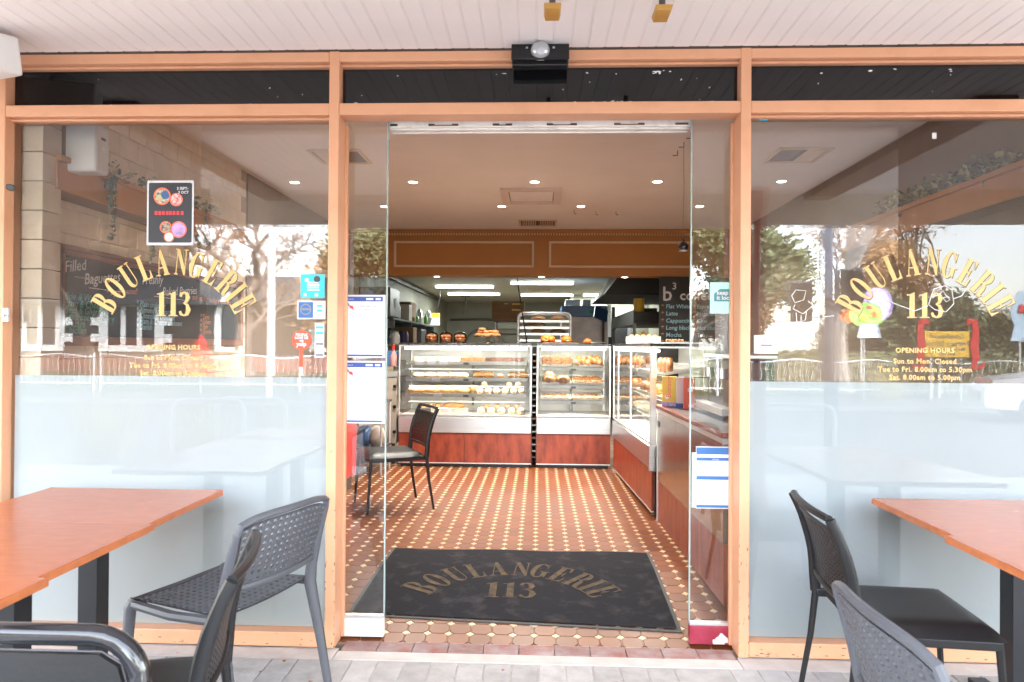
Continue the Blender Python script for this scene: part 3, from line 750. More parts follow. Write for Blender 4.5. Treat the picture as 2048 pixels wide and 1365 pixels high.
# white boxed loudspeaker under the awning at the left end
spk = thing('wall_speaker', 'white weatherproof wall speaker with brown grille under the awning, left end', 'speaker', (-2.385, -.19, 2.385))
sp_m = Matrix.Rotation(R(-18), 4, 'Z') @ Matrix.Rotation(R(8), 4, 'X')
part('cabinet', MB().box(-.17, .165, -.07, .07, .03, .19, sp_m), M['cream_plastic'], spk, bevel=.012)
part('grille', MB().box(-.05, .115, -.074, -.0705, .075, .15, sp_m), M['brown_wood'], spk)
gb = MB()
for i in range(10): gb.box(-.048+i*.0165, -.040+i*.0165, -.0765, -.0745, .077, .148, sp_m)
part('grille_bars', gb, M['dark_edge'], spk)
part('bracket', MB().box(-.05, -.02, -.01, .02, .19, .238), M['white'], spk)
# timber hanger blocks that show at the top of the picture
for (px, nm) in ((1, 'left'), (2, 'right')):
    loc = (0.042,-0.513,2.530) if px == 1 else (0.448,-0.492,2.530)
    hb = thing('hanger_block', 'ochre timber hanger block under the awning soffit, %s of the two' % nm, 'hanger', (loc[0], loc[1]+.005, 2.50), group='hanger blocks under the awning')
    part('block', MB().add([(-.032,-.05,.03),(.032,-.05,.03),(.026,-.05,.008),(-.026,-.05,.008),(-.032,.05,.03),(.032,.05,.03),(.026,.05,.008),(-.026,.05,.008)],
        [(0,1,2,3),(7,6,5,4),(0,4,5,1),(3,2,6,7),(1,5,6,2),(0,3,7,4)]), M['yellow_wood'] if 'yellow_wood' in M else M.setdefault('yellow_wood', mat('ochre_timber', (.45,.24,.05), rough=.5)), hb, bevel=.003)
    part('bolt', MB().cyl((0,0,.03),(0,0,.10),.012), M['dark_steel'], hb)

# ------------------------------------------------------------------ lettering on the windows
GLY = .0585   # inner print plane just in front of the glass
def window_name(cx, cz, label, r=.372):
    t = thing('window_lettering', label, 'lettering', (cx, .0592, cz))
    a = MB(); shop_name(a, FACE_M, r, .118, .0004, dz=.0006); part('gold_letters', a, M['gold'], t)
    b = MB(); shop_name(b, Matrix.Translation((.0028,0,-.0028)) @ FACE_M, r, .118, .0003); part('letter_shadow', b, M['dark_edge'], t)
    return t
w1 = window_name(-1.672, 1.288, 'gold arched BOULANGERIE 113 lettering on the left window')
w2 = window_name(1.696, 1.298, 'gold arched BOULANGERIE 113 lettering on the right window')
for wt, (lx, lz) in ((w1, (-1.672, 1.288)), (w2, (1.696, 1.298))):
    for txt, sz, dz, bo in (('OPENING HOURS', .030, -.030, .0011), ('Sun to Mon. Closed', .031, -.078, .0009), ('Tue to Fri. 8.00am to 5.30pm', .031, -.114, .0009), ('Sat. 8.00am to 5.00pm', .031, -.149, .0009)):
        label_text('opening_hours', txt, sz, M['gold'], wt, (0, -.0008, dz), bold=bo, align='CENTER', spacing=1.08)

# ------------------------------------------------------------------ posters and stickers
def sheet(name, p0, p1, m, label, cat='poster', y=None, th=.0012):
    """flat sheet between two opposite corners on one plane"""
    x0, x1 = sorted((p0[0], p1[0])); z0, z1 = sorted((p0[2], p1[2])); y = p0[1] if y is None else y
    t = thing(name, label, cat, ((x0+x1)/2, y, z0))
    w, h = x1-x0, z1-z0
    part('sheet', MB().box(-w/2, w/2, -th, 0, 0, h), m, t)
    t['_w'] = w
    del t['_w']
    return t, w, h
def bar(t, x0, x1, z0, z1, m, name='print', d=.0016):
    return part(name, MB().box(x0, x1, -d, -.0013, z0, z1), m, t)
def disc(t, cx, cz, r, m, name='print_disc', d=.0016, r2=None):
    loops = [arc(cx, cz, r, r, 0, 350, 27)]
    if r2: loops.append(arc(cx, cz, r2, r2, 0, 350, 27))
    return part(name, MB().prism(loops, 0.0, Matrix.Translation((0,-d,0)) @ FACE_M), m, t)
# two check-in notices on the left door
for (a, b, nm) in (((-0.915,0.135,1.517), (-0.711,0.135,1.226), 'upper'), ((-0.915,0.135,1.211), (-0.711,0.135,0.921), 'lower')):
    t, w, h = sheet('notice', a, b, M['paper'], 'white check-in notice with blue bands, %s of two on the left door' % nm)
    bar(t, -w/2+.004, w/2-.012, h-.030, h-.008, M['ink_blue']); bar(t, -w/2+.004, w/2-.012, .006, .014, M['ink_blue'])
    label_text('print_text', 'COVID SAFE CHECK-IN', .0105, M['ink_grey'], t, (-.025, -.0016, h-.056), align='LEFT')
    label_text('print_text', 'Boulangerie 113', .0075, M['ink_grey'], t, (.0, -.0016, h-.070))
    label_text('print_text', 'Government of', .0075, M['paper'], t, (-w/2+.007, -.002, h-.022))
    bar(t, .012, .045, h-.024, h-.015, M['paper'], d=.0019); bar(t, .056, .080, h-.024, h-.015, M['paper'], d=.0019)
    part('logo_mark', MB().prism([[(0,0),(.018,-.004),(.022,-.022),(.012,-.016),(.003,-.012)]], 0.0, Matrix.Translation((-.068,-.0016,h-.048)) @ FACE_M), M['ink_red'], t)
    disc(t, -.074, h-.046, .008, M['ink_grey'])
    for i in range(6): bar(t, .012, .012+rnd.uniform(.035,.065), h-.105-i*.013, h-.1035-i*.013, M['ink_grey'])
    for i in range(4): bar(t, -w/2+.035, -w/2+.035+rnd.uniform(.05,.11), .075-i*.013, .0765-i*.013, M['ink_grey'])
# paperwork on the right door
t, w, h = sheet('notice', (0.718,0.135,0.834), (0.886,0.135,0.553), M['paper'], 'white notice with blue headings low on the right door', y=.132)
part('under_sheet', MB().box(-w/2-.018, w/2-.03, .0004, .0014, .004, h-.028), M['paper'], t)
for (z0, z1) in ((h-.035, h-.004), (h-.064, h-.050), (h-.150, h-.134), (.004, .016)): bar(t, -w/2+.002, w/2-.002, z0, z1, M['ink_blue2'] if 'ink_blue2' in M else M.setdefault('ink_blue2', mat('mid_blue_print', (.03,.13,.36), rough=.5)))
for i in range(5): bar(t, -w/2+.008, w/2-.03-rnd.uniform(0,.05), h-.080-i*.011, h-.0785-i*.011, M['ink_grey'])
for i in range(6): bar(t, -w/2+.008, w/2-.02-rnd.uniform(0,.07), h-.168-i*.012, h-.1665-i*.012, M['ink_grey'])
label_text('print_text', 'Marshal', .009, M['paper'], t, (-.01, -.002, h-.0605))
# mint sticker on the right door
t, w, h = sheet('sticker', (0.778,0.135,1.581), (0.907,0.135,1.439), M['mint'], 'mint green keep it local sticker on the right door', 'sticker')
part('badge', MB().prism([[(-w/2+.018,.055),(w/2,.055),(w/2,.112),(-w/2+.045,.112),(-w/2+.018,.09)]], 0.0, Matrix.Translation((0,-.0016,0)) @ FACE_M), M['teal'], t)
label_text('print_text', 'keep', .027, M['paper'], t, (-w/2+.030, -.0022, .086), bold=.0008)
label_text('print_text', 'it local', .027, M['paper'], t, (-w/2+.030, -.0022, .063), bold=.0008)
M['food_a'] = mat('food_photo_salad', (.08,.10,.06), col2=(.60,.50,.42), rough=.4, scale=70, contrast=(.4,.6))
M['food_b'] = mat('food_photo_pink', (.55,.04,.08), col2=(.75,.55,.52), rough=.4, scale=80, contrast=(.4,.6))
M['food_c'] = mat('food_photo_dark', (.05,.05,.06), col2=(.45,.35,.25), rough=.4, scale=70, contrast=(.4,.6))
# left window: event poster
t, w, h = sheet('event_poster', (-1.800,0.058,2.032), (-1.582,0.058,1.735), M['paper'], 'black event poster with orange rings and white border on the left window')
bar(t, -w/2+.008, w/2-.008, .012, h-.010, M['poster_black'])
for (cx, cz, r, m2) in ((-.038, h-.072, .040, M['food_a']), (.028, h-.088, .030, M['food_b']), (-.020, .082, .028, M['food_c']), (.040, .072, .038, M['purple_pale'] if 'purple_pale' in M else M.setdefault('purple_pale', mat('lilac_print', (.42,.28,.55), rough=.4, var=.4, scale=30)))):
    disc(t, cx, cz, r, m2, d=.0022); disc(t, cx, cz, r, M['coral'], d=.0028, r2=r*.84, name='ring')
disc(t, -.004, .038, .024, M['tray_white'], d=.0030); disc(t, -.004, .038, .024, M['coral'], d=.0034, r2=.019, name='ring')
disc(t, -.022, h-.066, .020, M['blue'], d=.0026, name='picture'); disc(t, -.05, h-.08, .016, M['leaf_pale'], d=.0026, name='picture')
label_text('print_text', '3 SEPT-', .017, M['paper'], t, (.030, -.0022, h-.042), bold=.0004)
label_text('print_text', '3 OCT', .017, M['paper'], t, (.036, -.0022, h-.060), bold=.0004)
for i, x in enumerate((-.072,-.055,-.038,-.02,-.005,.012,.03,.05)): bar(t, x, x+.012, h*.47, h*.47+.017, M['ink_red'], d=.0022)
for sx in (-1, 1):
    for sz in (.008, h-.008): disc(t, sx*(w/2-.008), sz, .006, M['paper'], d=.0036, name='suction_pad')
# left window: stickers by the mullion
t, w, h = sheet('sticker', (-1.083,0.058,1.604), (-0.973,0.058,1.496), M['cyan'], 'square cyan sticker with white lettering high beside the mullion', 'sticker')
disc(t, .020, h-.022, .015, M['poster_black']); 
for i in range(4): bar(t, -.025, .025+rnd.uniform(0,.012), .034+i*.011, .041+i*.011, M['paper'])
bar(t, -.022, -.018, h-.045, h-.02, M['paper']); bar(t, -.036, -.02, h-.034, h-.018, M['paper']); bar(t, -.042, -.028, .008, .022, M['paper']); bar(t, .010, .026, .008, .022, M['paper'])
t, w, h = sheet('sticker', (-1.098,0.058,1.484), (-0.968,0.058,1.400), M['paper'], 'white sticker with navy round award badge beside the mullion', 'sticker')
bar(t, -w/2+.006, .008, .006, h-.006, M['ink_blue2']); disc(t, -.026, h*.53, .026, M['ink_grey'], d=.002); disc(t, -.026, h*.53, .020, M['ink_blue2'], d=.0024); bar(t, -.044, -.008, h*.48, h*.60, M['ink_grey'], d=.0028)
bar(t, .026, .05, h-.028, h-.018, M['cyan']); bar(t, .026, .05, h-.050, h-.040, M['cyan'])
t, w, h = sheet('sticker', (-1.016,0.058,1.384), (-0.973,0.058,1.225), M['paper'], 'tall narrow strip of card payment stickers beside the mullion', 'sticker')
for i, m2 in enumerate((M['ink_grey'], M['mint'], M['ink_grey'], M['mint'], M['cyan'], M['cyan'])): bar(t, -w/2+.004, w/2-.004, .008+i*.025, .018+i*.025, m2)
t = thing('sticker', 'round red people love us sticker with a hanging tail on the left window', 'sticker', (-1.077,0.058,1.304))
disc(t, 0, 0, .045, M['yelp_red'], name='disc', d=.001); bar(t, -.010, .008, -.12, -.042, M['yelp_red'], d=.0014)
for s_, sz, z_ in (('PEOPLE', .016, .020), ('LOVE US', .016, .006), ('ON', .011, -.006), ('yelp', .028, -.026)): label_text('print_text', s_, sz, M['paper'], t, (0, -.0018, z_), bold=.0007, align='CENTER')
# right window: sign, price tag, note
t, w, h = sheet('sign', (0.954,0.058,1.340), (1.057,0.058,1.259), M['paper'], 'small white sign with a red line in the right window corner', 'sign')
bar(t, -.022, .026, .034, .040, M['ink_red']); label_text('print_text', 'TABLE', .017, M['ink_grey'], t, (-.03, -.0016, .056))
t, w, h = sheet('tape_piece', (1.724,0.058,2.236), (1.743,0.058,2.210), M['paper'], 'tiny white square of tape near the top of the right window', 'tape')
t, w, h = sheet('tape_piece', (0.971,0.058,2.318), (1.009,0.058,2.293), M['cyan'], 'torn scrap of blue tape at the top corner of the right window', 'tape')
t, w, h = sheet('tape_piece', (-2.386,0.058,2.325), (-2.343,0.058,2.306), M['coral'], 'scrap of orange tape at the top left of the left window', 'tape')
# paint-pen doodles on the right window
def doodle(label, lines, r=.0016):
    t = thing('window_drawing', label, 'drawing', (0, .0578, 0))
    for l in lines:
        part('painted_line', MB().tube([(p[0], 0, p[2]) for p in l], r, 5), M['white'], t)
doodle('white paint-pen drawing of a hand at the left of the right window', [
  [(1.117,0.058,1.516),(1.136,0.058,1.542),(1.180,0.058,1.538),(1.171,0.058,1.498),(1.132,0.058,1.485),(1.117,0.058,1.516)],
  [(1.132,0.058,1.476),(1.124,0.058,1.458),(1.167,0.058,1.436),(1.211,0.058,1.472),(1.189,0.058,1.494)],
  [(1.137,0.058,1.441),(1.141,0.058,1.401),(1.157,0.058,1.401),(1.159,0.058,1.432),(1.163,0.058,1.403),(1.178,0.058,1.410),(1.183,0.058,1.450)],
  [(1.202,0.058,1.490),(1.228,0.058,1.450),(1.263,0.058,1.424),(1.302,0.058,1.428)]])
doodle('white paint-pen drawing of a face behind the 113 on the right window', [
  [(1.721,0.058,1.514),(1.734,0.058,1.549),(1.781,0.058,1.563),(1.811,0.058,1.545),(1.820,0.058,1.484),(1.786,0.058,1.448),(1.739,0.058,1.457),(1.711,0.058,1.479),(1.721,0.058,1.514)],
  [(1.726,0.058,1.514),(1.756,0.058,1.523),(1.773,0.058,1.541),(1.786,0.058,1.519),(1.803,0.058,1.510)],
  [(1.773,0.058,1.510),(1.786,0.058,1.492),(1.803,0.058,1.501),(1.790,0.058,1.514),(1.773,0.058,1.510)],
  [(1.820,0.058,1.506),(1.854,0.058,1.519),(1.867,0.058,1.541)], [(1.512,0.058,1.504),(1.588,0.058,1.474),(1.653,0.058,1.452),(1.708,0.058,1.474)]])

# ------------------------------------------------------------------ inside the left window
bb = thing('menu_blackboard', 'long blackboard menu with timber frame on the left wall', 'blackboard', (-2.497, 1.55, 1.27))
L2 = 1.13
part('board', MB().box(.0, .012, -L2+.05, L2-.05, .05, .475), M['chalk_black'], bb)
fr = MB()
for (a, b, c, d) in ((-L2, L2, .0, .05), (-L2, L2, .475, .53)): fr.box(0, .035, a, b, c, d)
for (a, b) in ((-L2, -L2+.05), (L2-.05, L2)): fr.box(0, .0345, a, b, .0505, .4745)
part('frame', fr, M['board_wood'], bb, bevel=.004)
part('frame_groove', MB().box(.0352,.0362,-L2+.015,L2-.015,.500,.506).box(.0352,.0362,-L2+.02,-L2+.026,.02,.499), M['dark_edge'], bb)
WALLROT = (R(90), 0, R(90))     # lettering on the left wall, read from inside the shop
def chalk(s, y, z, sz, m, sh=.25, b=.0004, tilt=0.0):
    e = (Euler(WALLROT).to_matrix() @ Matrix.Rotation(tilt, 3, 'Z')).to_euler()
    part('chalk_writing', text_mesh(s, sz, shear=sh, bold=b), m, bb, loc=(.0126, y, z), rot=e)
chalk('Filled', -1.06, .385, .085, M['chalk'], tilt=.18); chalk('Baguettes', -.90, .335, .085, M['chalk'], tilt=.14)
chalk('* try it toasted!', -.70, .290, .05, M['chalk_orange'], tilt=.10)
for i, s in enumerate(('Brie & Walnut', 'Ham & Cheese', 'Beef & Gherkin', 'Beetroot & Chevre', 'Sausage', 'Chicken')): chalk(s, -1.06, .245-i*.036, .055, M['chalk_green'])
chalk('Freshly', -.34, .385, .085, M['chalk'], tilt=.1); chalk('Baked Pastries', -.1, .33, .08, M['chalk'], tilt=.1)
for i, s in enumerate(('* Plain croissant', '* Almond croissant', '* Chocolate croissant', '* Ham & Cheese croissant', '* Danish')): chalk(s, -.40, .245-i*.036, .052, M['chalk_blue'])
chalk('ask us for today\'s specials', .30, .33, .06, M['chalk_orange'])
for i, s in enumerate(('* Tarts', '* Eclairs', '* Flan', '* Quiche')): chalk(s, .42, .20-i*.036, .05, M['chalk_orange'])
part('chalk_line', MB().box(.0124,.0130,-.98,-.80,.368,.371).box(.0124,.0130,-.86,-.42,.318,.322).box(.0124,.0130,-.2,.25,.318,.321), M['chalk'], bb)
# timber pelmet shelf with trailing plants
def pelmet(side, label):
    s = thing('plant_shelf', label, 'shelf', (side*2.495, 1.25, 2.03))
    part('underside', MB().box(0, -side*.15, -1.05, 1.15, .0, .02), M['brown_wood'], s, bevel=.003)
    part('front_board', MB().box(-side*.151, -side*.171, -1.05, 1.15, .0, .135), M['tan_wood'], s, bevel=.003)
    part('top_rail', MB().box(-side*.145, -side*.190, -1.05, 1.15, .136, .165), M['tan_wood'], s, bevel=.004)
    return s
pelmet(-1, 'tan timber trough shelf along the left wall above the blackboard')
pelmet(1, 'tan timber trough shelf along the right wall')
leaf_pts = [(0,0),(.010,.008),(.013,.020),(.008,.031),(0,.036),(-.008,.031),(-.013,.020),(-.010,.008)]
def leaf_add(mb, p, size, e):
    T = Matrix.Translation(p) @ Euler(e).to_matrix().to_4x4() @ Matrix.Scale(size, 4)
    n = len(leaf_pts)
    vs = [(x, y, .004*math.sin(math.pi*y/.036)-abs(x)*.25) for x, y in leaf_pts]+[(0,.018,.006)]
    mb.add(vs, [(i, (i+1) % n, n) for i in range(n)], T)
def vine(x, y, z, length, label, strands=5, spread=.07, fluff=60):
    t = thing('trailing_plant', label, 'plant', (x, y, z), group='trailing plants on the shelves')
    lv, st, pl = MB(), MB(), MB()
    for s_ in range(strands):
        L = length*rnd.uniform(.45, 1.0); px, py, pz = rnd.uniform(-.02,.02), rnd.uniform(-spread, spread), .02
        pts = [(px, py, pz)]
        n = int(L/.022)
        for i in range(n):
            px += rnd.uniform(-.006,.006); py += rnd.uniform(-.007,.007); pz -= .022
            pts.append((px, py, pz))
            for _ in range(2):
                leaf_add(lv, (px, py, pz), rnd.uniform(.55,.95), (rnd.uniform(1.2,2.6), rnd.uniform(-.5,.5), rnd.uniform(0,6.3)))
        st.tube(pts, .0015, 4)
    for i in range(fluff):
        a = rnd.uniform(-1, 1)
        leaf_add(lv if rnd.random() < .6 else pl, (rnd.uniform(-.05,.04), a*(spread+.11), rnd.uniform(-.01,.10)*(1-.5*abs(a))), rnd.uniform(.6,1.2), (rnd.uniform(-.8,1.6), rnd.uniform(-.8,.8), rnd.uniform(0,6.3)))
    part('leaves', lv, M['leaf'], t); part('pale_leaves', pl, M['leaf_pale'], t); part('stems', st, M['stem'], t)
vine(-2.30, .58, 2.175, .40, 'trailing plant hanging from the left shelf next to the white dispenser', 4, .05, 50)
vine(-2.30, 1.05, 2.175, .52, 'longest trailing plant hanging from the left shelf left of the event poster', 6, .08, 120)
vine(-2.33, 1.62, 2.20, .30, 'trailing plant at the far end of the left shelf behind the event poster', 4, .1, 90)
vine(2.33, .66, 2.20, .12, 'grey green foliage on the right wall shelf, nearest the window', 3, .14, 150)
vine(2.33, 1.12, 2.20, .06, 'grey green foliage in the middle of the right wall shelf', 2, .14, 120)
vine(2.33, 1.55, 2.20, .10, 'grey green foliage at the far end of the right wall shelf', 3, .12, 90)
# white wall dispenser and the boxed panel behind it
pn = thing('wall_panel', 'tan boxed panel with a dark vent slot behind the white dispenser', 'panel', (-2.33, .33, 2.10))
part('panel', MB().box(-.15, .0, -.045, .03, 0, .48), M['tan_wood'], pn, bevel=.004)
part('vent_slot', MB().box(-.105, -.078, -.049, -.0455, .10, .45), M['cab_grey'], pn)
vs_ = MB()
for i in range(24): vs_.box(-.103, -.080, -.0515, -.0495, .105+i*.0143, .112+i*.0143)
part('vent_slats', vs_, M['black'], pn)
wd = thing('wall_dispenser', 'white plastic wall unit high at the left end of the window', 'dispenser', (-2.235, .33, 2.13))
part('cover', MB().box(-.105, .055, -.06, .05, 0, .235), M['cream_plastic'], wd, bevel=.014, seg=3)
part('button', MB().lathe([(.016,0),(.014,.006),(.004,.008)], 12, M=Matrix.Translation((.0555,0,.12)) @ Matrix.Rotation(R(90),4,'Y')), M['white'], wd)
part('indicator', MB().box(.0552,.058,-.02,.012,.165,.178), M['black'], wd)

# ------------------------------------------------------------------ lights of the place
def lamp_light(name, typ, parent, loc, energy, col, rot=None, **k):
    d = bpy.data.lights.new(name, typ); d.energy = energy; d.color = col
    for a, b in k.items(): setattr(d, a, b)
    o = bpy.data.objects.new(name, d); COL.objects.link(o); o.parent = parent; o.location = loc
    if rot: o.rotation_euler = rot
    return o
WARM = (1.0, .91, .80)
rim_me = MB().lathe([(.034,-.002),(.052,-.004),(.056,0),(.056,.004)], 20).mesh('rim')
def downlight(x, y, z, label, group, e=15):
    t = thing('downlight', label, 'downlight', (x, y, z), group=group)
    rm = MB()
    ring_o = arc(0,0,.056,.056,0,345,23); ring_i = arc(0,0,.040,.040,0,345,23)
    rm.prism([ring_o, ring_i], .006, Matrix.Translation((0,0,-.0065)))
    part('rim', rm, M['white'], t)
    part('lamp_face', MB().lathe([(.039,-.003),(.02,-.0045),(.002,-.005)], 18), M['lamp'], t)
    lamp_light('downlight_lamp', 'SPOT', t, (0,0,-.03), e*(.05 if abs(x) > 2 else 1), WARM, spot_size=R(90 if abs(x) > 2 else 130), spot_blend=.6, shadow_soft_size=.04)
xs = (-2.21, -1.136, -.047, 1.04, 2.122)
for i, x in enumerate(xs):
    downlight(x, 3.155, CE, '%s downlight from the left in the front ceiling row' % ORD[i], 'ceiling downlights')
for i, x in enumerate((-1.637, -.396, .43, 1.659)):
    downlight(x, 4.255, CE, '%s downlight from the left in the rear ceiling row' % ORD[i], 'ceiling downlights', 5)
for i, x in enumerate((-1.31, .03, 1.083)):
    downlight(x, 5.86, 2.169, '%s downlight from the left under the ochre bulkhead' % ORD[i], 'bulkhead downlights', .9)
# ceiling hatch, vents, hooks
h = thing('ceiling_hatch', 'white framed access hatch in the shop ceiling', 'hatch', (-.08, 3.73, CE))
f = MB().prism([[(-.29,-.33),(.29,-.33),(.29,.33),(-.29,.33)], [(-.215,-.25),(-.215,.25),(.215,.25),(.215,-.25)]], .022, Matrix.Translation((0,0,-.023)))
part('frame', f, M['cream_trim2'] if 'cream_trim2' in M else M.setdefault('cream_trim2', mat('hatch_paint', (.74,.62,.54), rough=.5, var=.04)), h)
part('door', MB().box(-.208, .208, -.243, .243, -.008, -.001), M['peach'], h)
part('shadow_gap', MB().box(-.2145, .2145, -.2495, .2495, -.0009, -.0002), M['dark_edge'], h)
def vent(x, y, w, d, z, label):
    v = thing('air_vent', label, 'vent', (x, y, z))
    part('frame', MB().prism([[(-w/2,-d/2),(w/2,-d/2),(w/2,d/2),(-w/2,d/2)], [(-w/2+.025,-d/2+.025),(-w/2+.025,d/2-.025),(w/2-.025,d/2-.025),(w/2-.025,-d/2+.025)]], .012, Matrix.Translation((0,0,-.0125))), M['cream_trim'], v)
    part('backing', MB().box(-w/2+.024, w/2-.024, -d/2+.024, d/2-.024, -.002, -.0005), M['dark_edge'], v)
    for sx in (-1, 1):
        for i in range(8):
            xx = sx*(.03+i*(w/2-.06)/8)
            part('blade', MB().obox((xx, 0, -.008), (.012, d-.055, .002), (0, sx*.7, 0)), M['cream_trim'], v)
vent(-.02, 5.24, .45, .40, CE, 'square ceiling vent in front of the bulkhead')
vent(-1.55, 2.3, .40, .40, CE, 'square ceiling vent behind the left door glass')
vent(1.95, 2.3, .40, .40, CE, 'square ceiling vent seen through the right window')
vent(.0, 11.5, .5, .3, 2.459, 'small dark vent in the kitchen ceiling')
hooks = ((.37,4.48,'first of three small hooks beside the rear downlights'),(.61,4.54,'second of three small hooks beside the rear downlights'),(.826,4.54,'third of three small hooks beside the rear downlights'),
         (1.028,1.963,'bent ceiling hook that carries the pendant wire'),(1.025,2.182,'bent ceiling hook just behind the pendant wire hook'),(1.036,1.751,'bent ceiling hook nearest the right door'))
for (x, y, lb) in hooks:
    solo('ceiling_hook', MB().tube([(0,0,0),(0,0,-.03),(.012,0,-.042),(.026,0,-.034)] if y > 4 else [(0,0,0),(0,0,-.035),(-.035,0,-.035)], .0035, 6), M['dark_steel'], lb, 'hook', 'ceiling hooks', loc=(x, y, CE))
pd = thing('pendant_lamp', 'small black ball pendant lamp on a long wire near the right door', 'lamp', (1.03, 1.98, 2.0))
part('wire', MB().tube([(0,0,.75-.035),(.004,0,.4),(-.002,0,.13)], .0016, 5), M['dark_steel'], pd)
part('shade', MB().lathe([(.026,-.024),(.036,-.008),(.037,.010),(.030,.026),(.016,.038),(.006,.044),(.005,.06)], 18), M['black_gloss'], pd, smooth=True)
part('ring', MB().lathe([(.0265,-.028),(.030,-.026),(.030,-.022),(.0265,-.0235)], 18), M['white'], pd)
part('loop', MB().tube(arc3 if False else [(.0+.012*math.cos(a), 0, .072+.012*math.sin(a)) for a in [k*math.pi/5 for k in range(10)]], .002, 5, closed=True), M['dark_steel'], pd)
# kitchen fluorescent tubes
for (px, py, z, L, nm) in ((929,572,0,1.14,'front left'), (948,588,0,1.16,'rear left'), (1084,565,0,1.14,'front right'), (1094,590,0,1.17,'rear right'), (1218,590,0,1.15,'far right')):
    loc = {'front left': (-1.451,10.540,2.440), 'rear left': (-1.447,12.503,2.440), 'front right': (0.052,9.723,2.440), 'rear right': (0.178,12.713,2.440), 'far right': (1.557,12.633,2.440)}[nm]
    t = thing('tube_light', 'lit fluorescent tube light on the kitchen ceiling, %s' % nm, 'tube light', (loc[0], loc[1], 2.46), group='kitchen tube lights')
    part('batten', MB().box(-L/2-.02, L/2+.02, -.05, .05, -.012, 0), M['white'], t)
    part('diffuser', MB().box(-L/2, L/2, -.045, .045, -.05, -.0125), M['tube'], t, bevel=.01)
    for s in (-1, 1): part('end_cap', MB().box(s*L/2-.008, s*L/2+.008, -.047, .047, -.052, -.0125), M['white'], t)
    lamp_light('tube_lamp', 'AREA', t, (0,0,-.06), 2.6, (.93,1.0,.95), shape='RECTANGLE', size=L, size_y=.08)

# ------------------------------------------------------------------ display cases
def case_body(t, w, d, panels, front_glass=True, gap=0.0, side_glass=True):
    """case in local coords: front at y=0, x from 0 to w"""
    part('plinth', MB().box(.02, w-.02, .05, d, 0, .045), M['black'], t)
    pw = w/panels
    for i in range(panels):
        part('red_panel', MB().box(i*pw+.0015, (i+1)*pw-.0015, .012, .032, .05, .362), M['red_lam'], t)
    part('carcass', MB().box(.004, w-.004, .033, d, .046, .53), M['dark_steel'], t)
    part('bottom_trim', MB().box(0, w, .008, .03, .040, .0495), M['alu'], t)
    part('steel_band', MB().box(0, w, 0, .032, .364, .53), M['steel'], t, bevel=.004)
    part('deck', MB().box(.004, w-.004, .033, d, .5305, .545), M['tray_white'], t)
    fr = MB(); z0, z1, p = .546, 1.275, .014
    for (x, y) in ((0,.006),(w-p,.006),(0,d-p),(w-p,d-p)): fr.box(x, x+p, y, y+p, z0, z1)
    fr.box(0, w, .006, .006+p, z1, z1+.014).box(0, w, d-p, d, z1, z1+.014).box(0, p, .0205, d-p, z1, z1+.014).box(w-p, w, .0205, d-p, z1, z1+.014)
    fr.box(p, w-p, .006, .006+p, z0-.0005, z0+.012)
    part('frame', fr, M['alu'], t)
    part('top_slab', MB().box(-.003, w+.003, -.003, d, 1.2895, 1.312), M['granite'], t, bevel=.003)
    if front_glass:
        part('front_glass', MB().add([(p,.012,z0+.012),(w-p,.012,z0+.012),(w-p,.012,z1),(p,.012,z1)], [(0,1,2,3)]), M['case_glass'], t)
    for x in ((.006, w-.006) if side_glass else ()):
        part('side_glass', MB().add([(x,.02,z0),(x,d-p,z0),(x,d-p,z1),(x,.02,z1)], [(0,1,2,3)]), M['case_glass'], t)
    for i in range(2):
        part('rear_door', MB().box(.016+i*(w/2-.016), w/2+i*(w/2-.016), d-.03+i*.009, d-.022+i*.009, z0, z1), M['case_inner'], t)
    part('tube', MB().cyl((.05,.07,1.255),(w-.05,.07,1.255),.012), M['case_tube'], t)
    lamp_light('case_lamp', 'AREA', t, (w/2, .10, 1.262), .36*w, (1.0,.93,.80), (R(14),0,0), shape='RECTANGLE', size=w-.15, size_y=.05)
    for zl in (1.04, .86, .69):  # added strips and area lamps that brighten the goods on the shelves
        part('added_shelf_strip', MB().box(.08, w-.08, .15, .158, zl-.012, zl-.008), M['fill_strip'], t)
        lamp_light('shelf_fill_lamp', 'AREA', t, (w/2, .16, zl-.015), .20*w, (1.0,.90,.74), (R(12),0,0), shape='RECTANGLE', size=w-.15, size_y=.03)
def shelf(t, w, y0, y1, z, tagx=None, tilt=0.0, posts=True):
    s = part('shelf', MB().box(.05, w-.05, y0+.012, y1, z-.008, z), M['case_glass2'], t)
    part('shelf_edge', MB().box(.05, w-.05, y0, y0+.012, z-.036, z+.002), M['shelf_grey'], s)
    for x in (tagx or []):
        part('price_holder', MB().box(x-.028, x+.028, y0-.004, y0-.0005, z-.035, z-.012), M['price_tag'], s)
    return s
M['case_glass2'] = glass_mat('shelf_glass', tint=(.93,.97,.95), ior=1.4, boost=1.2)

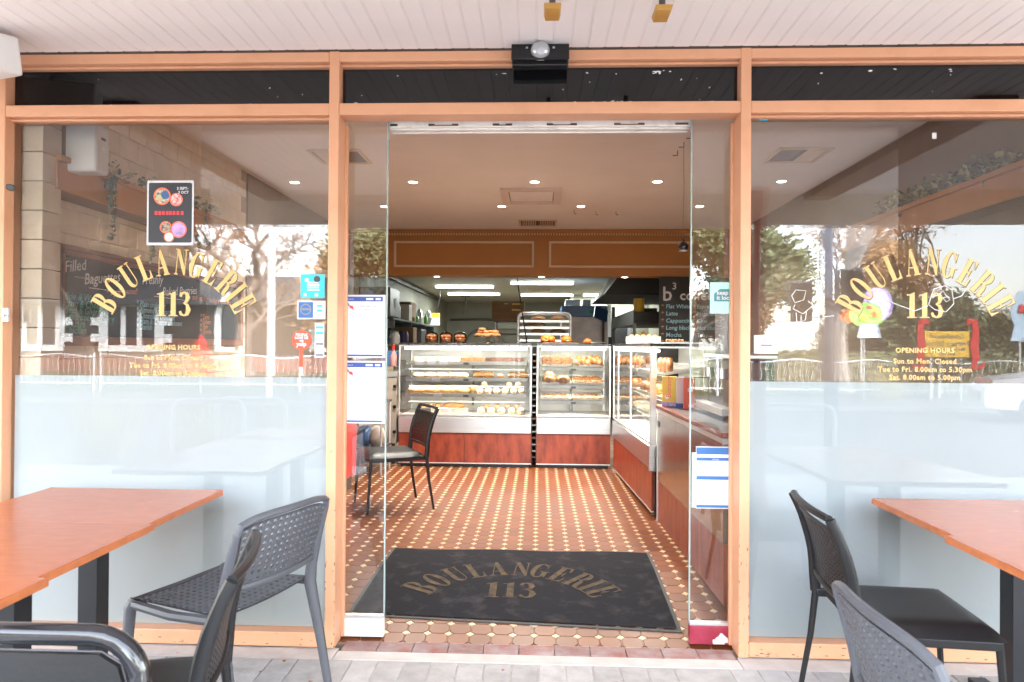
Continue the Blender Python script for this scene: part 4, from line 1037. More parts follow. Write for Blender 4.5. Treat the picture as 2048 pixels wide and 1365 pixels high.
cl = thing('display_case', 'wide glass pastry case with steel band and red panels, left of the tray gap', 'display case', (-1.479, 4.30, 0))
WL = 1.405
case_body(cl, WL, .74, 2)
for z in (1.115, .94, .768): shelf(cl, WL, .12, .66, z, [WL*.5])
for z in (1.115, .94, .768):
    part('shelf_post', MB().box(WL*.5+.02, WL*.5+.045, .60, .625, z-.16, z-.009), M['dark_steel'], cl)
for (x, z) in ((.20,1.095),(.33,1.095),(.46,1.095),(.38,.918),(.40,.745)):
    part('price_card', MB().box(x-.045, x+.045, .112, .1145, z-.022, z+.022), M['paper'], cl)
cc = thing('display_case', 'narrower glass case of croissants and buns, right of the tray gap', 'display case', (-.018, 4.30, 0))
WC = .775
case_body(cc, WC, .74, 1)
for z in (1.06, .87, .705): shelf(cc, WC, .10, .60, z, [WC*.5])
for z in (1.06, .87, .705): part('shelf_post', MB().box(WC*.5-.02, WC*.5+.02, .60, .63, z-.15, z-.009), M['dark_steel'], cc)
part('badge', MB().box(.03,.095,-.004,-.0005,.478,.506), M['white'], cc)
# side case, slightly turned, running towards the door
cs = thing('display_case', 'glass case along the right side with two tall panes and red base panels', 'display case', (.757, 4.13, 0), R(-90+2.6))
WS = 1.90
case_body(cs, WS, .70, 3, front_glass=False, side_glass=False)
for (x0, x1) in ((.014,.30),(.314,.98),(.994,WS-.02)):
    part('front_glass', MB().add([(x0,.012,.558),(x1,.012,.558),(x1,.012,1.275),(x0,.012,1.275)], [(0,1,2,3)]), M['case_glass'], cs)
for x in (.307, .987): part('mullion', MB().box(x-.007, x+.007, .006, .02, .546, 1.275), M['alu'], cs)
part('corner_post', MB().box(WS-.022, WS+.006, -.002, .045, .53, 1.288), M['steel'], cs)
part('end_glass', MB().add([(WS-.004,.045,.546),(WS-.004,.68,.546),(WS-.004,.68,1.275),(WS-.004,.045,1.275)], [(0,1,2,3)]), M['case_glass'], cs)
part('end_band', MB().box(WS-.012, WS+.012, -.012, .046, .345, .545), M['steel'], cs, bevel=.008)
for z in (1.06, .87, .705): shelf(cs, WS, .10, .58, z, [.2, .65, 1.3])
part('end_panel', MB().box(WS-.02, WS+.002, .035, .69, .0, .345), M['black'], cs)
# narrow stack of trays between the two rear cases
ts = thing('tray_slide', 'narrow dark rack of stacked trays between the two rear cases', 'tray rack', (-.045, 4.36, 0))
for x in (-.022, .022): part('upright', MB().box(x-.002, x+.002, 0, .5, .02, 1.28), M['black'], ts)
for i in range(17): part('tray', MB().box(-.019, .019, 0, .48, .10+i*.068, .112+i*.068), M['shelf_grey'] if i % 3 else M['brown_wood'], ts)
part('backing', MB().box(-.019, .019, .3, .31, .02, 1.28), M['void'], ts)

# service counter that continues to the front on the right
ct = thing('service_counter', 'steel fronted service counter with red base and red edged top at right', 'counter', (.884, 2.165, 0), R(-90+1.3))
WT = 1.72
part('steel_front', MB().box(0, .62, 0, .03, .305, .80).box(.623, WT, 0, .03, .305, .80), M['counter_steel'] if 'counter_steel' in M else M.setdefault('counter_steel', mat('stained_steel', (.30,.235,.18), rough=.22, metal=.85, var=.15, scale=4, stretch=(1,1,8))), ct)
for (a, b) in ((.001,.62),(.623,1.2),(1.203,WT)): part('red_panel', MB().box(a, b, .004, .03, .0, .302), M['red_lam'], ct)
part('carcass', MB().box(.002, WT-.002, .031, .62, -.02, .83), M['dark_steel'], ct)
part('top_edge', MB().box(-.0, WT, -.012, .03, .832, .858), M['red_lam'], ct, bevel=.005)
part('upper_band', MB().box(0, WT, -.003, .03, .803, .829), M['alu'], ct)
part('worktop', MB().box(.0, WT, .031, .66, .832, .856), M['dark_steel'], ct)
part('end_post', MB().box(-.001, .02, -.004, .012, .005, .80), M['alu'], ct)
part('socket_plate', MB().box(.05,.085,-.004,0,.70,.74), M['price_tag'], ct)

# ------------------------------------------------------------------ pastries
def croissant_me():
    mb = MB(); pts, rs = [], []
    for i in range(25):
        a = R(-75+150*i/24); t = abs(i-12)/12
        pts.append((.055*math.sin(a), .05*math.cos(a)-.03, .024*(1-.5*t*t)))
        rs.append(max(.006, .032*(1-t**2.2))*(1+.10*(1 if (i % 4) < 2 else -1)))
    mb.tube(pts, rs, 10); return mb.mesh('croissant')
def swirl_me():
    mb = MB(); pts, rs = [], []
    for i in range(60):
        a = i*.34; r = .008+.0031*a*.75
        pts.append((r*math.cos(a), 0, .052+r*math.sin(a))); rs.append(.011)
    mb.tube(pts, rs, 7, flat=1.9); return mb.mesh('swirl_pastry')
def bun_me(r=.055, h=.05, jit=.04, nv=8):
    mb = MB(); prof = [(r*.78, 0), (r*.98, h*.22), (r, h*.42), (r*.9, h*.68), (r*.65, h*.9), (r*.3, h*.99), (.002, h)]
    mb.lathe(prof, 16, jit=jit); return mb.mesh('bun')
def loaf_me(L=.16, r=.035, jit=.05):
    mb = MB(); pts = [(L*(i/14-.5), 0, r*.8) for i in range(15)]
    rs = [max(.004, r*math.sqrt(max(0, 1-(abs(i-7)/7.2)**2.6)))*(1+rnd.uniform(-jit, jit)) for i in range(15)]
    mb.tube(pts, rs, 10); return mb.mesh('roll')
def slice_me(L, w, h):
    return MB().box(-L/2, L/2, -w/2, w/2, 0, h).mesh('slice')
def danish_me():
    mb = MB(); mb.lathe([(.040,0),(.046,.008),(.044,.018),(.030,.020),(.026,.013),(.002,.012)], 14, jit=.06)
    for i in range(4):
        a = i*math.pi/2+.4; mb.blob((.032*math.cos(a), .032*math.sin(a), .018), (.018,.012,.010), 8, 5)
    return mb.mesh('danish')
def twist_me():
    mb = MB()
    for s in range(7):
        pts = []; ph = rnd.uniform(0, 6)
        for i in range(22):
            a = i/21*2*math.pi*1.3+ph; rr = .055*(.35+.6*abs(math.sin(a*.9+s)))
            pts.append((rr*math.cos(a), rr*math.sin(a)*.8, .016+.05*(1-rr/.062)+.012*math.sin(a*3+s)))
        mb.tube(pts, .0105, 6)
    return mb.mesh('twist')
def dough_me():
    mb = MB(); pts = [(.026*math.cos(a), .026*math.sin(a), .017) for a in [k*math.pi/8 for k in range(16)]]
    mb.tube(pts, .0175, 9, closed=True); return mb.mesh('doughnut')
PROTO = {}
def proto(k, fn, m):
    me = fn(); me.name = k; me.materials.append(m); me.polygons.foreach_set('use_smooth', [True]*len(me.polygons)); PROTO[k] = me
proto('croissant', croissant_me, M['crust']); proto('swirl', swirl_me, M['crust_dark']); proto('bun', lambda: bun_me(.066,.075), M['crust'])
proto('flour_bun', lambda: bun_me(.07,.055), M['pale_bun']); proto('danish', danish_me, M['crust']); proto('flat', lambda: bun_me(.05,.022,.09), M['pale_bun'])
proto('long_roll', lambda: loaf_me(.20,.044), M['pale_bun']); proto('wrap', lambda: loaf_me(.15,.036,.02), M['cream_cake']); proto('baguette', lambda: loaf_me(.26,.034), M['pale_bun'])
proto('twist', twist_me, M['orange_pastry']); proto('doughnut', dough_me, M['doughnut']); proto('muffin', lambda: bun_me(.034,.05,.05), M['doughnut'])
proto('ball', lambda: bun_me(.036,.05,.05), M['pale_bun'])
for k, dims, m in (('cream_slice', (.11,.055,.045), M['cream_cake']), ('choc_slice', (.10,.05,.035), M['choc']), ('brown_slice', (.09,.05,.04), M['crust_dark'])):
    me = slice_me(*dims); me.name = k; me.materials.append(m); PROTO[k] = me
def food(k, name, parent_case, x, y, z, rz, label, cat, group, rot=None, s=1.0):
    o = bpy.data.objects.new(name, PROTO[k]); COL.objects.link(o)
    o.matrix_world = parent_case.matrix_basis @ Matrix.Translation((x, y, z)) @ Matrix.Rotation(rz, 4, 'Z') @ Matrix.Scale(s, 4)
    if rot: o.matrix_world = o.matrix_world @ Euler(rot).to_matrix().to_4x4()
    return tag(o, label, cat, group)
for o in (cl, cc, cs, ct): o.matrix_basis = Matrix.Translation(o.location) @ o.rotation_euler.to_matrix().to_4x4()
def tray(case, x, y, z, w, d, label, tilt=R(9)):
    t = thing('pastry_tray', label, 'tray', (0,0,0))
    t.matrix_basis = case.matrix_basis @ Matrix.Translation((x, y, z)) @ Matrix.Rotation(tilt, 4, 'X')
    part('tray_base', MB().box(-w/2, w/2, -d/2, d/2, 0, .006), M['tray_white'], t)
    rim = MB().box(-w/2, w/2, -d/2-.004, -d/2, 0, .022).box(-w/2, w/2, d/2, d/2+.004, 0, .022).box(-w/2-.004, -w/2, -d/2-.004, d/2+.004, 0, .022).box(w/2, w/2+.004, -d/2-.004, d/2+.004, 0, .022)
    part('tray_rim', rim, M['tray_white'], t)
    return t
# croissant case: two trays on each shelf
for (z, lev) in ((1.062, 'top'), (.872, 'middle'), (.707, 'bottom')):
    for (x, sd) in ((.205, 'left'), (.555, 'right')):
        tray(cc, x, .33, z+.038, .32, .40, 'white tray on the %s shelf, %s half of the narrower case' % (lev, sd))
for i in range(3): food('swirl', 'swirl_pastry', cc, .10+i*.105, .19, 1.082, rnd.uniform(-.2,.2), '%s swirl pastry from the left on the top shelf, narrower case' % ORD[i], 'pastry', 'swirl pastries on the top shelf')
n = 0
for (x, y, dz) in ((.44,.18,0),(.50,.22,.02),(.56,.18,0),(.62,.21,.02),(.68,.18,0),(.47,.27,.04),(.58,.28,.045),(.66,.28,.04)):
    food('croissant', 'croissant', cc, x, y, 1.078+dz, rnd.uniform(1.2,1.9), '%s croissant counted from the left in the heap on the top shelf' % ORD[n], 'croissant', 'croissants in the right heap', (R(20),0,0), 1.15); n += 1
for i, (x, y, z, s) in enumerate(((.13,.19,.888,1.15),(.28,.18,.885,1.2))): food('bun', 'bread_bun', cc, x, y, z, i, '%s large glazed bun on the middle shelf, narrower case' % ('left' if i == 0 else 'right'), 'bun', 'glazed buns', s=s)
food('bun', 'bread_bun', cc, .135, .21, .95, 2, 'glazed bun stacked on top of the left bun, middle shelf', 'bun', 'glazed buns', s=.85)
for i in range(4): food('danish', 'danish_pastry', cc, .45+i*.075, .18+.02*(i % 2), .89, i, '%s danish pastry from the left on the middle shelf, right tray' % ORD[i], 'pastry', 'danish pastries', s=1.1)
n = 0
for (x0, lbl, cnt) in ((.10,'left',4),(.42,'right',5)):
    for i in range(cnt): food('flat', 'flat_pastry', cc, x0+i*.065, .17+.05*(i % 2), .725+.004*(i % 2), i*1.3, '%s pale flat pastry from the left, bottom shelf %s tray' % (ORD[i], lbl), 'pastry', 'flat pastries', s=.95)
# wide case
def row(k, name, case, xs_, y, z, label, cat, group, rz=0.0, rot=None, s=1.0):
    for i, x in enumerate(xs_): food(k, name, case, x, y, z, rz+rnd.uniform(-.12,.12), '%s %s' % (ORD[i], label), cat, group, rot, s)
row('cream_slice', 'cream_slice', cl, (.20,.32,.46,.58), .22, 1.116, 'cream topped slice from the left on the top shelf, wide case', 'slice', 'cream slices')
row('brown_slice', 'tart_slice', cl, (.68,.76,.84), .22, 1.116, 'glazed brown slice from the left on the top shelf, wide case', 'slice', 'brown slices')
row('choc_slice', 'chocolate_slice', cl, (1.02,1.13,1.24), .22, 1.116, 'chocolate slice from the left on the top shelf, wide case', 'slice', 'chocolate slices')
row('wrap', 'cream_horn', cl, (.18,.31,.44,.57,.66), .22, .941, 'pale iced pastry from the left on the second shelf, wide case', 'pastry', 'iced pastries', s=.8)
food('bun', 'filled_roll', cl, 1.07, .20, .942, 0, 'single round filled roll alone on the second shelf, wide case', 'roll', None, s=.55)
row('long_roll', 'floury_roll', cl, (.16,.32,.48,.64), .22, .769, 'floury bread roll from the left on the third shelf, wide case', 'roll', 'floury rolls', rz=.3)
row('long_roll', 'floury_roll', cl, (.24,.40,.56,.74), .34, .775, 'floury bread roll from the left in the back row, third shelf', 'roll', 'floury rolls', rz=-.2)
row('wrap', 'filled_wrap', cl, (.85,.94,1.03,1.12,1.21,1.30), .24, .769, 'wrapped filled roll from the left, third shelf right half', 'roll', 'wrapped rolls', rz=1.5, s=1.0)
row('wrap', 'filled_wrap', cl, (.89,1.16,1.26), .26, .830, 'wrapped filled roll from the left, upper layer on the third shelf', 'roll', 'wrapped rolls', rz=1.5)
row('ball', 'small_bun', cl, (.22,.30,.38), .30, .60, 'small round bun from the left on the case floor, wide case', 'bun', 'small buns')
row('baguette', 'baguette', cl, (.55,), .34, .60, 'short pale baguette lying on the floor of the wide case', 'baguette', None, s=.95)
row('wrap', 'filled_wrap', cl, (.86,.97,1.08,1.19,1.29), .20, .548, 'wrapped filled roll from the left on the floor of the wide case', 'roll', 'wrapped rolls', rz=1.5, s=1.1)
row('ball', 'small_bun', cl, (.92,1.03,1.14,1.25), .30, .60, 'small bun from the left behind the wraps, floor of the wide case', 'bun', 'small buns', s=.9)
row('cream_slice', 'cream_slice', cl, (.16,.27,.39,.52,.63), .36, 1.116, 'cream slice from the left in the back row of the top shelf', 'slice', 'cream slices', s=1.05)
row('choc_slice', 'chocolate_slice', cl, (.95,1.06,1.17,1.28), .36, 1.116, 'chocolate slice from the left in the back row of the top shelf', 'slice', 'chocolate slices', s=1.1)
row('croissant', 'croissant', cl, (.82,.93,1.20,1.31), .30, .942, 'small croissant from the left on the second shelf of the wide case', 'croissant', 'wide case croissants', s=1.1)
row('wrap', 'cream_horn', cl, (.14,.26,.40,.52,.63), .36, .941, 'iced pastry from the left in the back row, second shelf', 'pastry', 'iced pastries', s=.85)
row('danish', 'danish_pastry', cc, (.10,.19,.28,.44,.53,.62), .34, .735, 'danish pastry from the left in the back row, bottom shelf of the narrower case', 'pastry', 'danish pastries', s=1.0)
row('croissant', 'croissant', cc, (.44,.54,.64), .34, .90, 'croissant from the left in the back row, middle shelf of the narrower case', 'croissant', 'middle shelf croissants', s=1.1)
for (x, w, lb) in ((.43,.20,'plain white carton on the floor of the wide case, left one'),(.63,.17,'white carton of nutty biscuits on the floor of the wide case')):
    t = thing('pastry_carton', lb, 'carton', (0,0,0)); t.matrix_basis = cl.matrix_basis @ Matrix.Translation((x,.17,.546))
    part('carton_side', MB().box(-w/2,w/2,-.05,-.047,0,.06).box(-w/2,w/2,.047,.05,0,.06).box(-w/2,-w/2+.003,-.047,.047,0,.06).box(w/2-.003,w/2,-.047,.047,0,.06).box(-w/2+.003,w/2-.003,-.047,.047,0,.004), M['tray_white'], t)
row('danish', 'nut_biscuit', cl, (.59,.64,.69), .17, .59, 'nutty biscuit from the left in the white carton', 'biscuit', 'nut biscuits', s=.75)
# side case contents
for (z, lev) in ((1.062,'top'),(.872,'middle'),(.707,'bottom')):
    for i, x in enumerate((.35,.95,1.5)):
        tray(cs, x, .32, z+.03, .46, .36, '%s tray from the rear on the %s shelf of the side case' % (ORD[i], lev))
row('swirl', 'swirl_pastry', cs, (.22,.38,.55,1.35,1.5,1.65), .20, 1.08, 'swirl pastry from the rear on the top shelf of the side case', 'pastry', 'side case swirls', s=1.1)
row('bun', 'bread_bun', cs, (.25,.75,1.0,1.3), .22, .888, 'glazed bun from the rear on the middle shelf of the side case', 'bun', 'side case buns', s=1.2)
row('flat', 'flat_pastry', cs, (.2,.35,.5,.8,.95,1.1,1.4,1.55), .20, .722, 'flat pastry from the rear on the bottom shelf of the side case', 'pastry', 'side case flat pastries', s=1.0)
row('baguette', 'baguette', cs, (1.62,1.72), .40, .888, 'baguette from the rear near the glass end of the side case', 'baguette', 'side case baguettes', rz=1.5)

# ------------------------------------------------------------------ on top of the cases
TOPZ = 1.312
M['clear'] = glass_mat('clear_plastic', tint=(.96,.93,.9), ior=1.4, boost=1.5, rough=.05)
for i, x in enumerate((-1.18, -1.02, -.865)):
    t = thing('biscuit_jar', '%s clear domed tub of biscuits from the left on the wide case' % ORD[i], 'tub', (x, 4.62, TOPZ))
    part('tub', MB().lathe([(.068,0),(.072,.02),(.072,.085),(.066,.10),(.05,.115),(.02,.122)], 18), M['clear'], t, smooth=True)
    part('lid_knob', MB().lathe([(.016,0),(.014,.012),(.004,.015)], 10, (0,0,.122)), M['clear'], t)
    for j in range(3):
        for a in range(5):
            an = a*2*math.pi/5+j
            o = part('biscuit', PROTO['muffin'], None, t, loc=(.037*math.cos(an), .037*math.sin(an), .004+j*.028)); o.scale = (.75,.75,.62)
st = thing('cake_stand', 'metal cake stand on the wide glass case carrying doughnuts', 'cake stand', (-.56, 4.60, TOPZ))
part('base', MB().lathe([(.085,0),(.085,.006),(.06,.014),(.02,.022),(.014,.055),(.03,.062)], 22), M['brass'] if 'brass' in M else M.setdefault('brass', mat('pewter', (.45,.38,.28), rough=.3, metal=.9)), st, smooth=True)
part('plate', MB().lathe([(.03,.062),(.15,.066),(.155,.074),(.15,.074),(.02,.070)], 28), M['brass'], st, smooth=True)
dsp = [(-.10,0,0),(-.05,-.03,0),(0,-.04,0),(.055,-.03,0),(.10,0,0),(-.05,.05,0),(.05,.05,0),(-.07,.01,.034),(-.02,0,.034),(.035,.0,.034),(.08,.01,.034),(-.06,0,.062)]
for i, (x, y, z) in enumerate(dsp):
    o = bpy.data.objects.new('doughnut', PROTO['doughnut']); COL.objects.link(o); o.location = (-.56+x, 4.60+y, TOPZ+.074+z); o.rotation_euler = (rnd.uniform(-.2,.2), rnd.uniform(-.2,.2), i)
    tag(o, 'topmost sugared doughnut of the pile on the metal cake stand' if i == 11 else 'sugared brown doughnut in the %s layer of the pile on the cake stand' % ('bottom' if i < 7 else 'middle'), 'doughnut', 'doughnuts piled on the cake stand')
bdg = solo('serving_board', MB().box(-.19,.19,-.12,.12,0,.012), M['brown_wood'], 'dark serving board on the narrower case under orange pastries', 'board', loc=(.24, 4.58, TOPZ), bevel=.003)
for i, (x, s) in enumerate(((.10,1.15),(.30,1.0),(.53,.75))):
    o = bpy.data.objects.new('twisted_pastry', PROTO['twist']); COL.objects.link(o); o.location = (x, 4.56, TOPZ+(.013 if i < 2 else .001)); o.scale = (s*1.15,s*1.15,s*1.15); o.rotation_euler = (0,0,i*2.1)
    tag(o, ('tallest', 'middle', 'smallest')[i]+' glazed orange twisted pastry on top of the narrower case', 'pastry', 'orange twisted pastries')
tg = thing('tongs', 'steel serving tongs lying on top of the narrower case', 'tongs', (.63, 4.55, TOPZ))
for s in (-1, 1): part('arm', MB().tube([(-.10, s*.012, .012),(0, s*.018, .018),(.08, s*.012, .014),(.11, 0, .012)], .005, 6, flat=.5), M['steel'], tg)
bx = thing('cake_box', 'open white cake box with cream cakes on the side case', 'box', (.98, 3.55, TOPZ))
part('box_sides', MB().box(-.15,.15,-.09,-.087,0,.07).box(-.15,.15,.087,.09,0,.07).box(-.15,-.147,-.087,.087,0,.07).box(.147,.15,-.087,.087,0,.07).box(-.147,.147,-.087,.087,0,.004), M['tray_white'], bx)
for i in range(5):
    o = bpy.data.objects.new('cream_cake', PROTO['ball']); COL.objects.link(o); o.location = (.98-.11+i*.055, 3.55, TOPZ+.045); o.scale = (.75,.75,.85)
    tag(o, '%s small cream cake from the left in the white cake box' % ORD[i], 'cake', 'cream cakes in the box')
sv = thing('doily_tray', 'tray with a white doily and nibbles at the near end of the side case', 'tray', (1.12, 2.75, TOPZ))
part('tray', MB().box(-.20,.20,-.12,.12,0,.010), M['steel'], sv); part('doily', MB().lathe([(.11,.0105),(.115,.0125),(.10,.0135),(.002,.0135)], 24), M['paper'], sv)
for i in range(6):
    o = part('nibble', PROTO['ball'], None, sv, loc=(-.06+.024*i, rnd.uniform(-.03,.03), .0135)); o.scale = (.4,.4,.5)

# ------------------------------------------------------------------ on the service counter
def carton(x, y, w, d, h, m, label, text=None, tm=None, rz=0.0, cap=None):
    t = thing('drink_carton', label, 'carton', (x, y, .858), rz)
    part('carton', MB().box(-w/2, w/2, -d/2, d/2, 0, h), m, t, bevel=.002)
    if cap: part('base_band', MB().box(-w/2-.0006, w/2+.0006, -d/2-.0006, d/2+.0006, .0, .03), cap, t)
    if text: label_text('print_text', text, .052, tm, t, (.012, -d/2-.0012, .06), rot=(R(90), R(-90), 0), shear=.2, bold=.0008)
    return t
t = carton(.945, 2.03, .10, .06, .215, M['yellow'], 'yellow Bonsoy drink carton standing on the service counter', 'Bonsoy', M['coral'], R(-8), M['purple_pale'])
disc(t, -.015, .07, .016, M['tray_white'], d=.0312)
carton(1.005, 1.93, .055, .06, .215, M['paper'], 'white drink carton between the yellow and red cartons', rz=R(-8), cap=M['ink_blue'])
t = carton(1.045, 1.83, .075, .06, .215, M['yelp_red'], 'red drink carton standing on the service counter', rz=R(-8))
bar(t, -.01, .02, .12, .145, M['paper'], d=.032); bar(t, -.005, .03, .012, .03, M['paper'], d=.032)
def cups(x, y, z, n, r, label):
    t = thing('cup_stack', label, 'cup stack', (x, y, z), group='stacks of paper cups')
    prof_ = []
    for i in range(n): prof_ += [(r*.97, i*.0125), (r*1.04, i*.0125+.003), (r*1.04, i*.0125+.0075), (r*.97, i*.0125+.009)]
    part('rims', MB().lathe(prof_, 22), M['paper'], t, smooth=False)
    part('top_cup', MB().lathe([(r*.96, n*.0125), (r*.70, n*.0125+.085), (r*.66, n*.0125+.087), (r*.6, n*.0125+.084), (.003, n*.0125+.083)], 22), M['paper'], t, smooth=True)
mc = thing('coffee_machine', 'dark coffee machine on the service counter behind the right door', 'coffee machine', (1.30, 1.35, .857))
part('body', MB().box(-.16,.06,-.36,.36,.05,.36), M['black'], mc, bevel=.02)
part('cup_tray', MB().box(-.18,.07,-.37,.37,.3605,.386), M['steel'], mc, bevel=.005)
part('drip_tray', MB().box(-.24,-.161,-.34,.34,.03,.07), M['steel'], mc)
for y in (-.18,.16): part('group_head', MB().cyl((-.20,y,.24),(-.20,y,.30),.035).cyl((-.20,y,.27),(-.10,y,.27),.02), M['steel'], mc)
for y in (-.33,.33): part('foot', MB().cyl((0,y,0),(0,y,.05),.02), M['black'], mc)
cups(1.20, 1.55, 1.244, 22, .045, 'tallest stack of white paper cups on the coffee machine')
cups(1.28, 1.42, 1.244, 17, .045, 'shorter stack of white paper cups on the coffee machine')

# ------------------------------------------------------------------ kitchen behind the cases
# chalk menu at the right
mb_ = thing('coffee_menu', 'tall black chalk coffee menu board at the right of the kitchen', 'menu board', (1.86, 5.68, 1.30))
part('board', MB().box(-.37,.37,0,.02,0,.86), M['chalk_black'], mb_)
label_text('chalk_writing', 'b', .25, M['chalk'], mb_, (-.335,-.002,.56), bold=.003)
label_text('chalk_writing', '3', .12, M['chalk'], mb_, (-.215,-.002,.70), bold=.0015)
label_text('chalk_writing', 'coffee', .17, M['chalk'], mb_, (-.12,-.002,.57), bold=.002)
for i, s in enumerate(('Flat White','Latte','Cappuccino','Long black','Mocha','Iced Latte')):
    label_text('chalk_writing', s, .072, M['chalk_blue'], mb_, (-.29,-.002,.465-i*.088), shear=.1, bold=.0007)
    label_text('chalk_writing', '*', .08, M['chalk_orange'], mb_, (-.345,-.002,.455-i*.088), bold=.002)
for i, s in enumerate(('Espresso','Macchiato','Chai','Hot choc','Tea')):
    label_text('chalk_writing', s, .068, M['chalk_blue'], mb_, (.09,-.002,.465-i*.088), shear=.1, bold=.0007)
    label_text('chalk_writing', '*', .08, M['chalk_orange'], mb_, (.04,-.002,.455-i*.088), bold=.002)
# tray trolley with rounded top
def trolley(x, y, w, top, d, label, n):
    t = thing('tray_trolley', label, 'trolley', (x, y, 0))
    for yy in (-d/2, d/2):
        r = .07; pts = [(-w/2,yy,.12)]+[(-w/2,yy,top-r)]
        pts += [(-w/2+r-r*math.cos(a), yy, top-r+r*math.sin(a)) for a in [k*math.pi/12 for k in range(1,7)]]
        pts += [(w/2-r+r*math.sin(a), yy, top-r+r*math.cos(a)) for a in [k*math.pi/12 for k in range(0,7)]]
        pts += [(w/2,yy,.12)]
        part('hoop', MB().tube(pts, .017, 10), M['alu'], t, smooth=True)
    for i in range(n):
        z = top-.12-i*.085
        for s in (-1, 1): part('runner', MB().box(s*(w/2-.02)-.015, s*(w/2-.02)+.015, -d/2, d/2, z-.004, z), M['alu'], t)
        if i % 2 == 0 or i < 4:
            tr = part('tray', MB().box(-w/2+.022, w/2-.022, -d/2-.02, d/2, z+.001, z+.006).box(-w/2+.022, w/2-.022, -d/2-.024, -d/2-.0205, z-.006, z+.024), M['alu'], t)
            if i < 3:
                for j in range(2): part('loaf', PROTO['long_roll'], None, t, loc=(-.08+.26*j*(1 if i != 1 else -.3), -d/2+.12, z+.006))
    for sx in (-1, 1):
        for sy in (-1, 1): part('castor', MB().cyl((sx*(w/2)-.012, sy*d/2, .055),(sx*(w/2)+.012, sy*d/2, .055),.05), M['black'], t)
    return t
tA = (-0.283,6.200,1.724); tB = (0.429,6.200,1.728)
trolley((tA[0]+tB[0])/2, 6.45, tB[0]-tA[0]-.02, tA[2]-.0, .5, 'aluminium bakery tray trolley with rounded top behind the cases', 14)
# second rack with tubs, carrying a cardboard box
rk = thing('wire_rack', 'narrow steel rack with grey tubs under the cardboard box', 'rack', (-.46, 7.6, 0))
for sx in (-1, 1):
    for sy in (-1, 1): part('post', MB().cyl((sx*.19, sy*.22, 0),(sx*.19, sy*.22, 1.655), .014), M['alu'], rk)
for z in (.35, .8, 1.14, 1.45, 1.64): part('rack_shelf', MB().box(-.21,.21,-.24,.24,z,z+.02), M['black'], rk)
for i, (z, dx) in enumerate(((1.161,.06),(.821,0))):
    tb = thing('plastic_tub', 'grey plastic tub on the %s shelf of the narrow rack' % ('upper' if i == 0 else 'lower'), 'tub', (-.46+dx, 7.5, z))
    part('tub', MB().add([(-.20,-.14,0),(.20,-.14,0),(.20,.14,0),(-.20,.14,0),(-.24,-.17,.17),(.24,-.17,.17),(.24,.17,.17),(-.24,.17,.17)], [(3,2,1,0),(0,1,5,4),(1,2,6,5),(2,3,7,6),(3,0,4,7)]), M['machine'], tb)
    part('rim', MB().tube([(-.24,-.17,.17),(.24,-.17,.17),(.24,.17,.17),(-.24,.17,.17)], .008, 6, closed=True), M['machine'], tb)
cb = thing('cardboard_box', 'brown cardboard carton with yellow labels on the narrow rack', 'box', (-.46, 7.55, 1.661))
part('carton', MB().box(-.24,.24,-.2,.2,0,.285), M['cardboard'], cb, bevel=.004)
part('tape_label', MB().box(.06,.19,-.2025,-.2005,.235,.258), M['yellow'], cb); part('tape_label', MB().box(.06,.19,-.2025,-.2005,.15,.172), M['yellow'], cb); part('paper_label', MB().box(-.06,0,-.2025,-.2005,.245,.258), M['paper'], cb)
pole = solo('leaning_pole', MB().tube([(.09,0,0),(0,.1,.55),(-.13,.35,1.35)], .009, 6), M['black'], 'thin black cable slanting down in front of the cardboard box', 'cable', loc=(-.24, 6.1, 1.30))
# blast chiller
A = (0.436,9.200,1.993); B = (0.893,9.200,1.315)
bc = thing('blast_chiller', 'tall steel kitchen chiller with a blue control panel on top', 'chiller', (A[0]+.36, 9.6, 0))
part('cabinet', MB().box(-.40,.40,-.4,.4,.05,A[2]-.19), M['steel2'] if 'steel2' in M else M.setdefault('steel2', mat('dull_steel_door', (.42,.36,.34), rough=.45, metal=.5, var=.25, scale=3)), bc, bevel=.004)
part('control_panel', MB().box(-.40,.39,-.41,.4,A[2]-.188,A[2]), M['blue'], bc, bevel=.004)
part('brand_plate', MB().box(.02,.37,-.414,-.4105,A[2]-.16,A[2]-.05), M['teal'], bc)
label_text('print_text', 'IRINOX', .075, M['black'], bc, (.09,-.4155,A[2]-.135), bold=.002)
part('side_post', MB().box(.402,.46,-.41,.4,.0,A[2]+.02), M['alu'], bc)
part('hinge', MB().box(.41,.47,-.44,-.411,1.30,1.45), M['black'], bc)
for (x, w, m_, lb) in ((-.2,.26,M['tray_white'],'white carton on the kitchen chiller, left one'), (.05,.14,M['paper'],'small patterned carton on the kitchen chiller, right one')):
    solo('storage_carton', MB().box(-w/2,w/2,-.1,.1,0,.12), m_, lb, 'carton', loc=(A[0]+.36+x, 9.5, A[2]+.001), bevel=.003)
# doorway in the kitchen back
D0 = (1.199,13.000,1.918); D1 = (1.623,13.000,1.327)
dw = thing('kitchen_doorway', 'grey framed dark doorway at the back of the kitchen', 'doorway', (D0[0]+.42, 13.0, 0))
part('frame', MB().box(-.47,-.40,-.05,.05,0,D0[2]).box(.40,.47,-.05,.05,0,D0[2]).box(-.399,.399,-.05,.05,D0[2]-.07,D0[2]), M['cab_grey2'] if 'cab_grey2' in M else M.setdefault('cab_grey2', mat('blue_grey_frame', (.17,.19,.20), rough=.5)), dw)
part('opening', MB().box(-.398,.398,.0,.04,0,D0[2]-.072), M['void'], dw)
part('partition', MB().box(-.9,-.471,-.03,.05,0,2.45).box(.471,1.7,-.03,.05,0,2.45).box(-.4705,.4705,-.03,.05,D0[2]+.001,2.45), M['kitchen_wall'], dw)
